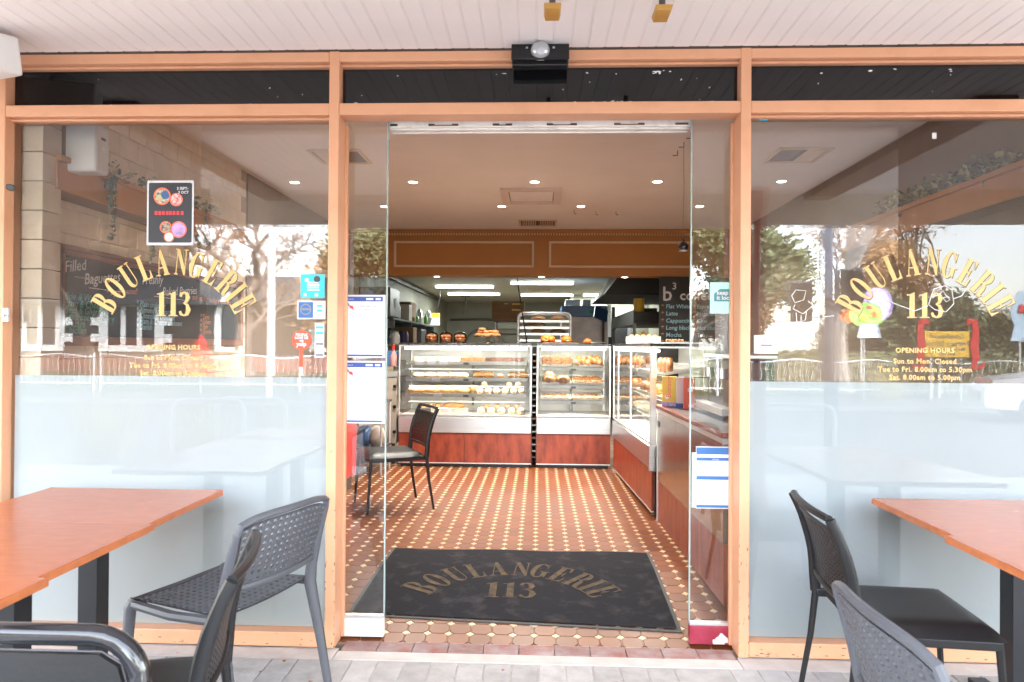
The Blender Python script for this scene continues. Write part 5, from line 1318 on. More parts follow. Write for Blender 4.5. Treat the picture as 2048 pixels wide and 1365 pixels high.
# range hood and cooking shelf at right
hd = thing('range_hood', 'black range hood with a steel end hanging over the right of the kitchen', 'range hood', (1.55, 8.2, 2.03))
part('canopy', MB().add([(-.62,-1.2,0),(1.0,-1.2,0),(1.0,1.2,0),(-.62,1.2,0),(-.30,-1.2,.42),(1.0,-1.2,.42),(1.0,1.2,.42),(-.30,1.2,.42)], [(3,2,1,0),(4,5,6,7),(0,1,5,4),(1,2,6,5),(2,3,7,6),(3,0,4,7)]), M['hood'], hd)
part('steel_lip', MB().add([(-.64,-1.21,0),(-.62,-1.21,0),(-.30,-1.21,.42),(-.32,-1.21,.42),(-.64,1.2,0),(-.62,1.2,0),(-.30,1.2,.42),(-.32,1.2,.42)], [(0,1,2,3),(7,6,5,4),(0,3,7,4),(3,2,6,7),(0,4,5,1)]), M['steel'], hd)
ov = thing('deck_oven', 'dark deck oven and steel shelf under the range hood', 'oven', (1.95, 8.3, 0))
part('oven_body', MB().box(-.5,.5,-1.1,1.1,.1,1.30), M['dark_steel'], ov, bevel=.01)
part('oven_shelf', MB().box(-.62,.5,-1.5,1.3,1.62,1.78), M['hood'], ov, bevel=.005)
part('shelf_front', MB().box(-.63,-.621,-1.5,1.3,1.60,1.80), M['dark_steel'], ov)
part('end_post', MB().box(-.63,-.59,-1.5,-1.46,0,1.599), M['dark_steel'], ov)
part('rear_post', MB().box(-.64,-.58,1.3,1.36,0,2.0), M['dark_steel'], ov)
part('back_panel', MB().box(.45,.49,-1.1,1.2,1.301,1.619), M['kitchen_wall'], ov)
for i in range(4): part('shelf_tin', MB().box(-.4+.02*i,-.2,-.9+i*.5,-.6+i*.5,1.781,1.86), M['dark_steel'], ov)
solo('yellow_tin', MB().lathe([(.07,0),(.075,.01),(.075,.18),(.07,.19),(.002,.192)], 16), M['yellow'], 'large yellow tin at the near end of the oven shelf', 'tin', loc=(1.42, 6.95, 1.781), smooth=True)
solo('heat_lamp', MB().box(-.25,.25,-.02,.02,0,.014), M['dark_steel'], 'thin steel strip lamp under the oven shelf', 'lamp', loc=(1.45, 7.3, 1.585))
solo('timer', MB().lathe([(.03,0),(.032,.012),(.02,.018)], 12, M=Matrix.Rotation(R(90),4,'X')), M['yellow'], 'small yellow kitchen timer hung on the post by the coffee menu', 'timer', loc=(1.45, 6.79, 1.47))
scr = thing('order_screen', 'tilted blue order screen on a post at the kitchen pass', 'screen', (1.05, 8.9, 1.72))
part('screen', MB().obox((0,0,.12),(.26,.03,.22),(R(-20),R(20),R(25))), M['blue'], scr, bevel=.004); part('post', MB().cyl((.05,.06,-1.72),(.05,.06,.08),.02), M['dark_steel'], scr)

# left side of the kitchen: shelves with clutter
ks = thing('kitchen_shelf', 'upper dark shelf along the left kitchen wall', 'shelf', (-2.30, 9.2, 1.66))
part('board', MB().box(-.19,.19,-2.2,2.0,0,.025), M['cab_grey'], ks)
for y in (-2.0,-.6,.8,1.9): part('bracket', MB().box(-.18,.17,y,y+.02,-.12,-.001), M['dark_steel'], ks)
ks2 = thing('kitchen_shelf', 'lower dark bench shelf along the left kitchen wall', 'shelf', (-2.25, 8.2, 1.27))
part('board', MB().box(-.24,.26,-1.9,2.6,0,.03), M['cab_grey'], ks2)
part('support', MB().box(-.2,.2,-1.9,-1.87,-1.27,-.001).box(-.2,.2,2.57,2.6,-1.27,-.001), M['cab_grey'], ks2)
cbn = thing('wall_cabinet', 'grey two door wall cabinet at the left edge of the kitchen', 'cabinet', (-2.26, 6.85, 1.66+.026))
part('body', MB().box(-.22,.2,-.35,.30,0,.40), M['cab_grey'], cbn)
for i in range(2):
    d_ = part('door', MB().box(.2005,.215,-.345+i*.325,-.025+i*.325,.005,.395), M['cab_grey'], cbn, bevel=.003); part('handle', MB().cyl((.225,-.05+i*.06,.12),(.225,-.05+i*.06,.26),.006), M['alu'], d_)
def item(name, prof, m, label, cat, loc, n=14, smooth=True): return solo(name, MB().lathe(prof, n), m, label, cat, loc=loc, smooth=smooth)
SZ = 1.6855
solo('bread_maker', MB().box(-.12,.12,-.13,.13,0,.26).box(-.09,.09,-.134,-.1305,.06,.2), M['cream_plastic'], 'white boxy appliance on the upper kitchen shelf', 'appliance', loc=(-2.22, 8.35, SZ), bevel=.02)
solo('toaster', MB().box(-.08,.08,-.1,.1,0,.2), M['dark_steel'], 'dark appliance between the cabinet and the white appliance', 'appliance', loc=(-2.22, 7.65, SZ), bevel=.02)
solo('cardboard_box', MB().box(-.14,.14,-.25,.25,0,.34), M['cardboard'], 'plain brown box behind the white appliance on the upper shelf', 'box', loc=(-2.32, 9.05, SZ), bevel=.004)
item('green_jar', [(.055,0),(.06,.02),(.06,.10),(.045,.12),(.002,.125)], M['green'], 'green lidded jar on the upper kitchen shelf', 'jar', (-2.20, 9.4, SZ))
item('lime_jar', [(.05,0),(.055,.02),(.055,.08),(.002,.085)], M['leaf_pale'], 'pale lime jar on the upper kitchen shelf', 'jar', (-2.18, 9.0, SZ))
item('green_bottle', [(.035,0),(.04,.02),(.04,.12),(.015,.16),(.014,.2),(.002,.201)], M['green'], 'green bottle beside the foil bags on the upper kitchen shelf', 'bottle', (-2.15, 10.2, SZ))
for i in range(2):
    solo('foil_bag', MB().blob((0,0,.14),(.07,.05,.15), 9, 6, jit=.18), M['steel'], '%s crumpled foil bag on the upper kitchen shelf' % ('left' if i == 0 else 'right'), 'bag', loc=(-2.24+.1*i, 10.0+.45*i, SZ-.005))
yb = thing('flour_packet', 'yellow and white packet at the end of the upper kitchen shelf', 'packet', (-2.10, 11.0, SZ))
part('packet', MB().box(-.10,.10,-.05,.05,0,.16), M['paper'], yb, bevel=.006); part('top', MB().box(-.10,.10,-.05,.05,.161,.25), M['yellow'], yb, bevel=.006)
LZ = 1.3005
item('kettle', [(.08,0),(.085,.03),(.07,.13),(.05,.17),(.02,.185),(.002,.19)], M['cream_plastic'], 'white kettle on the lower kitchen shelf', 'kettle', (-2.12, 7.15, LZ))
item('mixing_bowl', [(.05,0),(.10,.05),(.12,.09),(.115,.09),(.002,.02)], M['blue'], 'blue grey bowl on the lower kitchen shelf', 'bowl', (-2.20, 6.75, LZ))
item('purple_canister', [(.075,0),(.08,.01),(.08,.15),(.07,.17),(.07,.20),(.002,.202)], M['purple'], 'purple canister on the lower kitchen shelf', 'canister', (-2.10, 7.75, LZ))
solo('microwave', MB().box(-.2,.2,-.25,.25,0,.26), M['dark_steel'], 'steel microwave on the lower kitchen shelf', 'microwave', loc=(-2.22, 9.2, LZ), bevel=.01)
solo('wooden_crate', MB().box(-.14,.14,-.16,.16,0,.28), M['cardboard'], 'brown crate beside the microwave on the lower kitchen shelf', 'crate', loc=(-2.2, 8.55, LZ), bevel=.005)
item('white_jug', [(.05,0),(.055,.02),(.05,.12),(.03,.15),(.03,.17),(.002,.171)], M['cream_plastic'], 'white jug at the near end of the lower kitchen shelf', 'jug', (-1.98, 6.6, LZ))
# pipes, hose and ceiling drops
pw_ = thing('wall_pipe', 'dark pipe running along the back kitchen wall and down', 'pipe', (0, 15.85, 0))
part('run', MB().tube([(-2.4,0,1.98),(-1.5,0,2.0),(-.9,0,1.96),(-.2,0,1.95)], .03, 8), M['dark_steel'], pw_); part('drop', MB().cyl((-.35,-.02,0),(-.35,-.02,1.92),.035), M['kitchen_wall'], pw_)
part('conduit_plate', MB().box(-1.2,-.4,-.03,0,1.75,1.92), M['kitchen_ceil'], pw_)
solo('wall_hose', MB().tube([(.55*math.cos(a), 0, .55*math.sin(a)) for a in [k*math.pi/14 for k in range(15)]], .018, 7), M['dark_steel'], 'arched dark hose on the back kitchen wall', 'hose', loc=(-1.45, 15.8, 1.22))
solo('corner_conduit', MB().beam((0,-4,0),(0,4,0),.05,.05), M['dark_steel'], 'dark conduit along the top of the left kitchen wall', 'conduit', loc=(-2.44, 10, 2.40))
for i, (x, y) in enumerate(((-2.0,11.0),(-1.75,13.6))):
    t = thing('ceiling_drop', '%s hanging service point on the kitchen ceiling at left' % ('nearer' if i == 0 else 'farther'), 'ceiling fitting', (x, y, 2.46))
    part('rose', MB().lathe([(.12,-.02),(.12,-.001)], 14), M['dark_steel'], t); part('drop', MB().tube([(0,0,-.02),(.01,0,-.2),(-.05,.05,-.42)], .012, 6), M['dark_steel'], t)
# left of the wide case: machine with things on it
mc2 = thing('flour_machine', 'beige machine with steel top left of the wide case', 'machine', (-1.72, 4.75, 0))
part('body', MB().box(-.22,.19,-.3,.3,.22,.94), M['machine'], mc2, bevel=.01)
part('top', MB().box(-.23,.20,-.31,.31,.941,1.0), M['steel'], mc2, bevel=.004)
for sx in (-.18,.15):
    for sy in (-.26,.26): part('foot', MB().cyl((sx,sy,0),(sx,sy,.22),.02), M['black'], mc2)
for z in (.35,.62,.84): part('knob', MB().cyl((.17,-.301,z),(.17,-.325,z),.018), M['black'], mc2)
solo('baking_tin', MB().box(-.12,.12,-.1,.1,0,.05), M['brass'], 'brass coloured tin on the beige machine', 'tin', loc=(-1.70, 4.62, 1.001), bevel=.008)
sb = thing('spray_bottle', 'spray bottle of pink liquid with a red nozzle on the beige machine', 'spray bottle', (-1.60, 4.62, 1.052))
part('bottle', MB().lathe([(.034,0),(.037,.01),(.036,.12),(.014,.165),(.013,.18)], 14), M['pink_liquid'], sb, smooth=True)
part('nozzle', MB().box(-.010,.010,-.030,.014,.181,.215).lathe([(.014,.18),(.012,.20),(.008,.24),(.002,.25)], 10), M['red'], sb)
solo('blue_crate', MB().box(-.11,.07,-.06,.06,0,.22), M['blue'], 'blue plastic container behind the pink spray bottle', 'container', loc=(-1.66, 4.80, 1.001), bevel=.008)
# red cooler and steel trolley seen through the left door glass
rc = thing('drinks_cooler', 'small red drinks cooler behind the left door', 'cooler', (-1.93, 3.0, 0))
part('cabinet', MB().box(-.3,.28,-.25,.25,.12,.72), M['red'], rc, bevel=.012); part('lid', MB().box(-.31,.29,-.26,.26,.721,.80), M['alu'], rc, bevel=.006)
part('side_swoosh', MB().prism([stroke2d([(-.16,.40,.008),(-.06,.46,.02),(.05,.42,.022),(.17,.50,.008)])], 0.0, Matrix.Translation((0,-.2512,0)) @ FACE_M), M['paper'], rc)
part('vent_plate', MB().box(.12,.2,-.2535,-.2512,.42,.5), M['dark_steel'], rc)
for sx in (-.25,.23): part('foot', MB().box(sx-.02,sx+.02,-.2,.2,0,.119), M['black'], rc)
tl = thing('steel_trolley', 'low steel trolley of bagged goods behind the left door glass', 'trolley', (-1.75, 4.0, 0))
for sx in (-.2,.2):
    for sy in (-.2,.2): part('leg', MB().cyl((sx,sy,0),(sx,sy,.72),.012), M['alu'], tl)
for z in (.25,.70): part('tray', MB().box(-.22,.22,-.22,.22,z,z+.02), M['dark_steel'], tl)
for i in range(3): solo('goods_bag', MB().blob((0,0,.1),(.09,.08,.11), 10, 7, jit=.14), M['blue'] if i == 1 else M['machine'], '%s crumpled goods bag from the left on the low steel trolley' % ORD[i], 'bag', loc=(-1.87+.12*i, 3.95, .268), smooth=True)

# ------------------------------------------------------------------ entrance mat
mt = thing('entrance_mat', 'black entrance mat with worn gold BOULANGERIE 113 lettering', 'mat', (0, .80, 0))
def mat_pt(u, v):
    x0, x1 = -.937+.030*v, .683+.010*v
    y0 = .345-.105*u; y1 = 1.302+.003*u
    y = y0+(y1-y0)*v
    return (x0+(x1-x0)*u, y)
NU, NV = 40, 30
def mat_sheet(u0, u1, v0, v1, dz, nu, nv, wav=.0):
    mb = MB(); vs = []
    for j in range(nv+1):
        for i in range(nu+1):
            u, v = u0+(u1-u0)*i/nu, v0+(v1-v0)*j/nv
            x, y = mat_pt(u, v)
            vs.append((x, y-.80, floor_z(y)+dz+wav*(.5+.5*math.sin(x*9+y*3))*(v**6)*.006))
    fs = [(j*(nu+1)+i, j*(nu+1)+i+1, (j+1)*(nu+1)+i+1, (j+1)*(nu+1)+i) for j in range(nv) for i in range(nu)]
    return mb.add(vs, fs)
pile = part('pile', mat_sheet(.012,.988,.02,.985,.0095,NU,NV,1.0), M['mat_pile'], mt)
edge = MB()
for (a,b,c,d) in ((0,1,0,.0195),(0,1,.9855,1),(0,.0115,.02,.985),(.9885,1,.02,.985)):
    s_ = mat_sheet(a,b,c,d,.0055,30 if b-a > .5 else 1,30 if d-c > .5 else 1,1.0); edge.add(s_.v, s_.f)
part('rubber_edge', edge, M['mat_rubber'], mt)
sk = MB()
ring = [mat_pt(i/30, 0) for i in range(31)]+[mat_pt(1, j/20) for j in range(1,21)]+[mat_pt(1-i/30, 1) for i in range(1,31)]+[mat_pt(0, 1-j/20) for j in range(1,20)]
n = len(ring)
sk.add([(x, y-.8, floor_z(y)+.0005) for x, y in ring]+[(x, y-.8, floor_z(y)+.0055) for x, y in ring], [(i, (i+1) % n, n+(i+1) % n, n+i) for i in range(n)])
part('mat_side', sk, M['mat_rubber'], mt)
lt = MB()
shop_name(lt, Matrix.Translation((-.14, .385, 0)), .56, .20, 0.0)
# drape the flat letters over the ramp
bmx = bmesh.new(); me_ = lt.mesh('mat_lettering'); bmx.from_mesh(me_)
bmesh.ops.bisect_plane(bmx, geom=bmx.verts[:]+bmx.edges[:]+bmx.faces[:], plane_co=(0,.985,0), plane_no=(0,1,0))
for v in bmx.verts:
    yy = v.co.y
    v.co.y = yy-.80; v.co.z = floor_z(yy)+.0122
bmesh.ops.recalc_face_normals(bmx, faces=bmx.faces)
for f_ in bmx.faces:
    if f_.normal.z < 0: f_.normal_flip()
bmx.to_mesh(me_); bmx.free()
part('gold_lettering', me_, M['mat_gold'], mt)

# ------------------------------------------------------------------ tables
TT = .665
def cafe_table(x0, x1, y0, y1, label, leg_at, dz=0.0):
    t = thing('cafe_table', label, 'table', ((x0+x1)/2, (y0+y1)/2, PAV), group='cafe tables on the footpath')
    w, d = (x1-x0)/2, (y1-y0)/2; h = TT-PAV+dz
    part('tabletop', MB().box(-w, w, -d, d, h-.024, h), M['table'], t, bevel=.002)
    part('edge_band', MB().prism([[(-w-.0012,-d-.0012),(w+.0012,-d-.0012),(w+.0012,d+.0012),(-w-.0012,d+.0012)],[(-w+.001,-d+.001),(-w+.001,d-.001),(w-.001,d-.001),(w-.001,-d+.001)]], .021, Matrix.Translation((0,0,h-.0232))), M['table_edge'], t)
    lx, ly = leg_at
    part('column', MB().box(lx-.038, lx+.038, ly-.038, ly+.038, .025, h-.035), M['post'], t, bevel=.003)
    part('base', MB().box(lx-.24, lx+.24, ly-.035, ly+.035, .002, .024).box(lx-.035, lx+.035, ly-.24, ly-.0355, .002, .0235).box(lx-.035, lx+.035, ly+.0355, ly+.24, .002, .0235), M['post'], t, bevel=.003)
    part('top_plate', MB().box(lx-.16, lx+.16, ly-.03, ly+.03, h-.034, h-.0245).box(lx-.03, lx+.03, ly-.16, ly-.0305, h-.034, h-.0245).box(lx-.03, lx+.03, ly+.0305, ly+.16, h-.034, h-.0245), M['post'], t)
    return t
cafe_table(-2.085, -1.338, -.725, -.155, 'orange laminate cafe table at left nearest the window', (.0, -.0))
cafe_table(-2.065, -1.316, -1.290, -.729, 'orange laminate cafe table at left, middle of three', (.09, .0), .001)
cafe_table(-2.045, -1.285, -1.90, -1.294, 'orange laminate cafe table at left nearest the camera', (.0, .0), .003)
cafe_table(1.385, 2.17, -.705, -.125, 'orange laminate cafe table at right nearest the window', (.0, .0))
cafe_table(1.352, 2.12, -1.30, -.709, 'orange laminate cafe table at right nearest the camera', (-.0, .05), .002)

# ------------------------------------------------------------------ chairs (local: front towards +Y, origin on the ground under the seat centre)
def panel_grid(fn, nu, nv, hole, th, skip=None):
    """perforated shell: fn(u,v) -> point; round-ish holes in a staggered grid"""
    mb = MB(); 
    P_ = lambda u, v: Vector(fn(u, v))
    for j in range(nv):
        for i in range(nu):
            u0, u1, v0, v1 = i/nu, (i+1)/nu, j/nv, (j+1)/nv
            uc, vc = (u0+u1)/2, (v0+v1)/2; hu, hv = (u1-u0)/2*hole, (v1-v0)/2*hole
            k = .45
            outer = [(u0,v0),(uc,v0),(u1,v0),(u1,vc),(u1,v1),(uc,v1),(u0,v1),(u0,vc)]
            inner = [(uc-hu*.75,vc-hv*.75),(uc,vc-hv),(uc+hu*.75,vc-hv*.75),(uc+hu,vc),(uc+hu*.75,vc+hv*.75),(uc,vc+hv),(uc-hu*.75,vc+hv*.75),(uc-hu,vc)]
            nrm = (P_(u1,vc)-P_(u0,vc)).cross(P_(uc,v1)-P_(uc,v0)).normalized()*th
            a = [P_(*q) for q in outer]; b = [P_(*q) for q in inner]
            if skip and skip(uc, vc):
                vs = [p+nrm*.5 for p in a]+[p-nrm*.5 for p in a]
                mb.add(vs, [tuple(range(8)), tuple(reversed(range(8,16)))]); continue
            vs = [p+nrm*.5 for p in a]+[p+nrm*.5 for p in b]+[p-nrm*.5 for p in a]+[p-nrm*.5 for p in b]
            fs = []
            for q in range(8):
                r = (q+1) % 8
                fs += [(q, r, 8+r, 8+q), (16+r, 16+q, 24+q, 24+r), (8+q, 8+r, 24+r, 24+q)]
            mb.add(vs, fs)
    return mb
def resin_chair(label, loc, rz):
    t = thing('resin_chair', label, 'chair', (*loc, PAV), rz, group='charcoal resin chairs')
    W, SD, SH = .228, .208, .452
    # backrest: perforated curved panel between rounded uprights
    def back(u, v):
        x = (u-.5)*2*(W-.022)*(1+.05*v); z = .545+v*.215*(1-.10*(2*u-1)**4)
        y = -SD-.035-.055*v+.030*(1-(2*u-1)**2)*-1
        return (x, y, z)
    part('backrest', panel_grid(back, 15, 9, .62, .008), M['grey_plastic'], t)
    rim = [back(u/16, 1.03) for u in range(0, 17)]
    part('top_rim', MB().tube([(-W-.003,-SD-.084,.725)]+[(p[0]*1.03, p[1]-.002, p[2]+.012) for p in rim]+[(W+.003,-SD-.084,.725)], .0125, 8), M['grey_plastic'], t, smooth=True)
    low = [back(u/16, -.03) for u in range(0, 17)]
    part('lower_rail', MB().tube([(-W-.002,-SD-.03,.528)]+[(p[0], p[1], p[2]-.006) for p in low]+[(W+.002,-SD-.03,.528)], .014, 8), M['grey_plastic'], t, smooth=True)
    for s in (-1, 1):
        up_ = [(s*(W+.012), -SD-.105, 0), (s*(W+.006), -SD-.062, .22), (s*W, -SD-.016, .43), (s*W, -SD-.022, .50), (s*(W+.002), -SD-.050, .62), (s*(W+.003), -SD-.084, .73)]
        part('rear_leg', MB().tube(up_, [.015,.018,.023,.021,.017,.013], 10), M['grey_plastic'], t, smooth=True)
        fl = [(s*(W+.008), SD+.022, 0), (s*(W-.002), SD-.002, .25), (s*(W-.006), SD-.012, .42), (s*(W-.020), SD-.02, .445)]
        part('front_leg', MB().tube(fl, [.014,.018,.021,.019], 10), M['grey_plastic'], t, smooth=True)
        part('side_rail', MB().tube([(s*(W-.012), SD-.015, .432),(s*(W-.004), .0, .422),(s*W, -SD-.012, .435)], .017, 8), M['grey_plastic'], t, smooth=True)
    part('front_rail', MB().tube([(-W+.012, SD-.008, .432),(0, SD+.004, .424),(W-.012, SD-.008, .432)], .018, 8), M['grey_plastic'], t, smooth=True)
    def seat(u, v):
        x = (u-.5)*2*(W-.012); y = -SD+.0+v*2*SD*.985
        return (x, y, SH-.012*(1-(2*u-1)**2)-.006*(1-v)+(-.012*max(0, v-.9)/.1))
    part('seat', panel_grid(seat, 15, 14, .52, .007), M['grey_plastic'], t)
    return t
def mesh_chair(label, loc, rz, m_frame=None, ground=PAV, group='black padded mesh-back chairs', mesh_on=True):
    t = thing('mesh_back_chair', label, 'chair', (*loc, ground), rz, group=group)
    W, SD = .225, .215
    mf = M['black']
    def back(u, v):
        x = (u-.5)*2*(W-.012); z = .50+v*.235; y = -SD-.022-.045*v*v-.012*v-.018*(1-(2*u-1)**2)
        return (x, y, z)
    part('back_mesh', panel_grid(back, 18, 16, .52, .005), mf, t)
    top = [back(i/12, 1.22) for i in range(13)]; mid = [back(i/12, 1.03) for i in range(13)]
    part('top_rail', MB().tube(top, .013, 8), mf, t, smooth=True); part('mid_rail', MB().tube(mid, .008, 8), mf, t, smooth=True)
    part('lower_rail', MB().tube([back(i/12, -.03) for i in range(13)], .012, 8), mf, t, smooth=True)
    for s in (-1, 1):
        pts = [(s*(W+.01), -SD-.075, 0), (s*(W+.004), -SD-.035, .24), (s*W, -SD-.018, .41)]
        part('rear_leg', MB().tube(pts, [.010,.012,.014], 8), mf, t, smooth=True)
        side = [(s*W, -SD-.018, .41)]+[(s*W, back(0, v)[1]-.002, back(0, v)[2]) for v in (-.1,.1,.3,.5,.7,.9,1.05,1.22)]
        part('back_upright', MB().tube(side, [.017]*3+[.016]*3+[.014]*3, 8, flat=1.2), mf, t, smooth=True)
        part('front_leg', MB().tube([(s*(W-.002), SD+.015, 0), (s*(W-.015), SD-.012, .40)], [.010,.013], 8), mf, t, smooth=True)
        part('side_rail', MB().beam((s*(W-.008), -SD-.02, .405), (s*(W-.012), SD-.005, .402), .022, .030), mf, t, bevel=.004)
    part('front_rail', MB().box(-W+.02, W-.02, SD-.025, SD-.005, .387, .415), mf, t, bevel=.004)
    # padded seat: rounded cushion
    vs, fs = [], []; N_ = 16
    def pad(u, v, top_):
        x = (u-.5)*2; y = (v-.5)*2
        ed = max(abs(x), abs(y)); r = 1-.035*(abs(x)*abs(y))**3
        z = .418 if not top_ else .418+.038*(1-max(0, ed-.72)/.28)**.5*(1 if ed < 1 else 0)+.0
        return (x*(W+.004)*r, y*(SD+.012)*r+.004, z)
    for top_ in (0, 1):
        for j in range(N_+1):
            for i in range(N_+1): vs.append(pad(i/N_, j/N_, top_))
    q = (N_+1)**2
    for j in range(N_):
        for i in range(N_):
            a = j*(N_+1)+i
            fs.append((a, a+N_+1, a+N_+2, a+1)); fs.append((q+a, q+a+1, q+a+N_+2, q+a+N_+1))
    mb = MB().add(vs, fs)
    bm_ = bmesh.new(); me__ = mb.mesh('seat_pad'); bm_.from_mesh(me__); bmesh.ops.remove_doubles(bm_, verts=bm_.verts, dist=.0008)
    bmesh.ops.recalc_face_normals(bm_, faces=bm_.faces); bm_.to_mesh(me__); bm_.free()
    part('seat_pad', me__, M['black_pad'], t, smooth=True)
    return t
def tube_chair(label, loc, rz):
    t = thing('tubular_chair', label, 'chair', (*loc, PAV), rz, group='glossy black tubular chairs')
    W = .25
    hoop = [(-W, -.20, .45)]
    for k in range(0, 7): a = k*math.pi/12; hoop.append((-W+.09-.09*math.cos(a), -.22-.07, .69+.09*math.sin(a)))
    for k in range(0, 7): a = k*math.pi/12; hoop.append((W-.09+.09*math.sin(a), -.22-.07, .69+.09*math.cos(a)))
    hoop.append((W, -.20, .45))
    part('back_hoop', MB().tube(hoop, .021, 14), M['black_gloss'], t, smooth=True)
    pn_ = [(-W+.045,-.283,.50),(W-.045,-.283,.50),(W-.03,-.292,.67),(W-.045,-.294,.72),(W-.085,-.295,.742),(-W+.085,-.295,.742),(-W+.045,-.294,.72),(-W+.03,-.292,.67)]
    vs = [Vector(p)+Vector((0,.006,0)) for p in pn_]+[Vector(p)-Vector((0,.006,0)) for p in pn_]; n = len(pn_)
    part('back_panel', MB().add(vs, [tuple(range(n)), tuple(reversed(range(n,2*n)))]+[(i, n+i, n+(i+1) % n, (i+1) % n) for i in range(n)]), M['black_pad'], t)
    part('welt', MB().tube([(p[0], p[1]-.008, p[2]) for p in pn_], .0025, 6, closed=True), M['grey_plastic'], t)
    part('seat', MB().box(-W+.01, W-.01, -.21, .22, .44, .475), M['black_pad'], t, bevel=.014, seg=3)
    for s in (-1, 1):
        part('side_frame', MB().tube([(s*W,-.20,.45),(s*W,.16,.44),(s*W,.21,.41),(s*W,.23,.3),(s*W,.25,.0)], .0155, 10), M['black_gloss'], t, smooth=True)
        part('rear_leg', MB().tube([(s*W,-.18,.445),(s*W,-.28,0)], .0145, 10), M['black_gloss'], t, smooth=True)
    return t
# the chair's back is at local -Y; facing dir is local +Y
resin_chair('perforated charcoal resin chair at the left tables, beside the doorway', (-1.17, -.53), R(70))
mesh_chair('black padded mesh-back chair at the left tables, seen edge-on', (-1.09, -1.32), R(105))
tube_chair('glossy black tubular chair in the left foreground corner', (-1.02, -2.045), R(180))
mesh_chair('black padded mesh-back chair at the right tables near the window', (1.295, -.56), R(-95))
resin_chair('perforated charcoal resin chair in the right foreground', (1.05, -1.53), R(-90))
tube_chair('glossy black tubular chair at the right edge of the foreground', (1.09, -2.15), R(180))
mesh_chair('black mesh-back chair standing inside the shop on the tiled floor', (-1.18, 2.478), R(117), ground=0.0, group='chair inside')

# ------------------------------------------------------------------ the street behind the camera (seen in the window glass)
struct('road', MB().box(-70, 70, -13.6, -4.36, PAV-.5, PAV-.13), mat('asphalt', (.055,.055,.058), rough=.85, var=.2, scale=20, bump=.3, bscale=200))
struct('kerb', MB().box(-70, 70, -4.355, -4.205, PAV-.5, PAV-.012), M['concrete'], bevel=.02)
struct('kerb', MB().box(-70, 70, -13.755, -13.605, PAV-.5, PAV-.012), mat('grey_kerb_stone', (.15,.145,.14), rough=.9, var=.2), bevel=.02)
struct('path', MB().box(-70, 70, -16.6, -13.76, PAV-.5, PAV-.02), mat('grey_path', (.075,.072,.07), rough=.9, var=.15, scale=5))
struct('ground', MB().add([(-250,-250,PAV-.55),(250,-250,PAV-.55),(250,60,PAV-.55),(-250,60,PAV-.55)], [(0,1,2,3)]), mat('dry_ground', (.16,.14,.09), rough=.95, var=.3, scale=1))
struct('verge', MB().box(-70, 70, -60, -16.61, PAV-.5, PAV-.02), mat('verge_grass', (.05,.065,.025), rough=.95, var=.4, scale=3))
for x in (-20,-12,-4,4,12,20): solo('lane_marking', MB().box(x-1.5, x+1.5, -9.06, -8.94, PAV-.13, PAV-.126), M['ink_grey'], 'white lane dash on the road, %s' % ('far left','left','centre left','centre right','right','far right')[[-20,-12,-4,4,12,20].index(x)], 'road marking', 'lane dashes')
M['red_post'] = mat('red_post_paint', (.33,.04,.03), rough=.4, var=.15)
M['slate_post'] = mat('slate_post_paint', (.10,.12,.17), rough=.4, var=.1)
# awning posts
pr = (1.811,-2.500,1.669)
for (x, lb) in ((pr[0], 'red awning post at the kerb on the right'), (-5.2, 'red awning post at the kerb on the far left')):
    ap = thing('awning_post', lb, 'post', (x, -2.62, PAV))
    part('shaft', MB().lathe([(.075,0),(.075,.12),(.05,.16),(.05,2.5),(.07,2.52),(.07,2.66)], 18), M['red_post'], ap, smooth=True)
    for z in (1.25, 1.72): part('collar', MB().lathe([(.05,z),(.066,z+.005),(.066,z+.03),(.05,z+.035)], 18), M['red_post'], ap)
    part('sign_arm', MB().tube([(.05,0,1.75),(.13,0,1.80),(.2,0,1.79)], .01, 6), M['red_post'], ap)
# pedestrian signal
sg = thing('traffic_signal', 'slate traffic signal pole at the kerb on the right', 'traffic signal', ((2.978,-4.350,1.796)[0], -4.05, PAV))
part('pole', MB().lathe([(.09,0),(.07,.3),(.065,3.2)], 16), M['slate_post'], sg, smooth=True)
part('arm', MB().tube([(0,0,3.1),(.1,0,3.8),(.5,0,4.5),(1.4,0,5.0)], .055, 10), M['slate_post'], sg, smooth=True)
for (x, z) in ((-.27,1.62),(.24,1.75)):
    hdd = part('signal_head', MB().box(x-.11, x+.11, -.12, .08, z, z+.42), M['black'], sg, bevel=.02)
    for k_ in range(2): part('hood', MB().lathe([(.07,0),(.07,.10)], 14, M=Matrix.Translation((x, .08, z+.11+.2*k_)) @ Matrix.Rotation(R(-90),4,'X')), M['black'], hdd)
sl = thing('street_lamp', 'thin white street pole across the road at left', 'street lamp', ((-6.635,-8.950,2.408)[0], -9.2-4.7, PAV))
part('pole', MB().lathe([(.08,0),(.06,6.5)], 12), M['white'], sl, smooth=True); part('head', MB().box(-.1,.1,-.5,.3,6.5,6.6), M['alu'], sl)
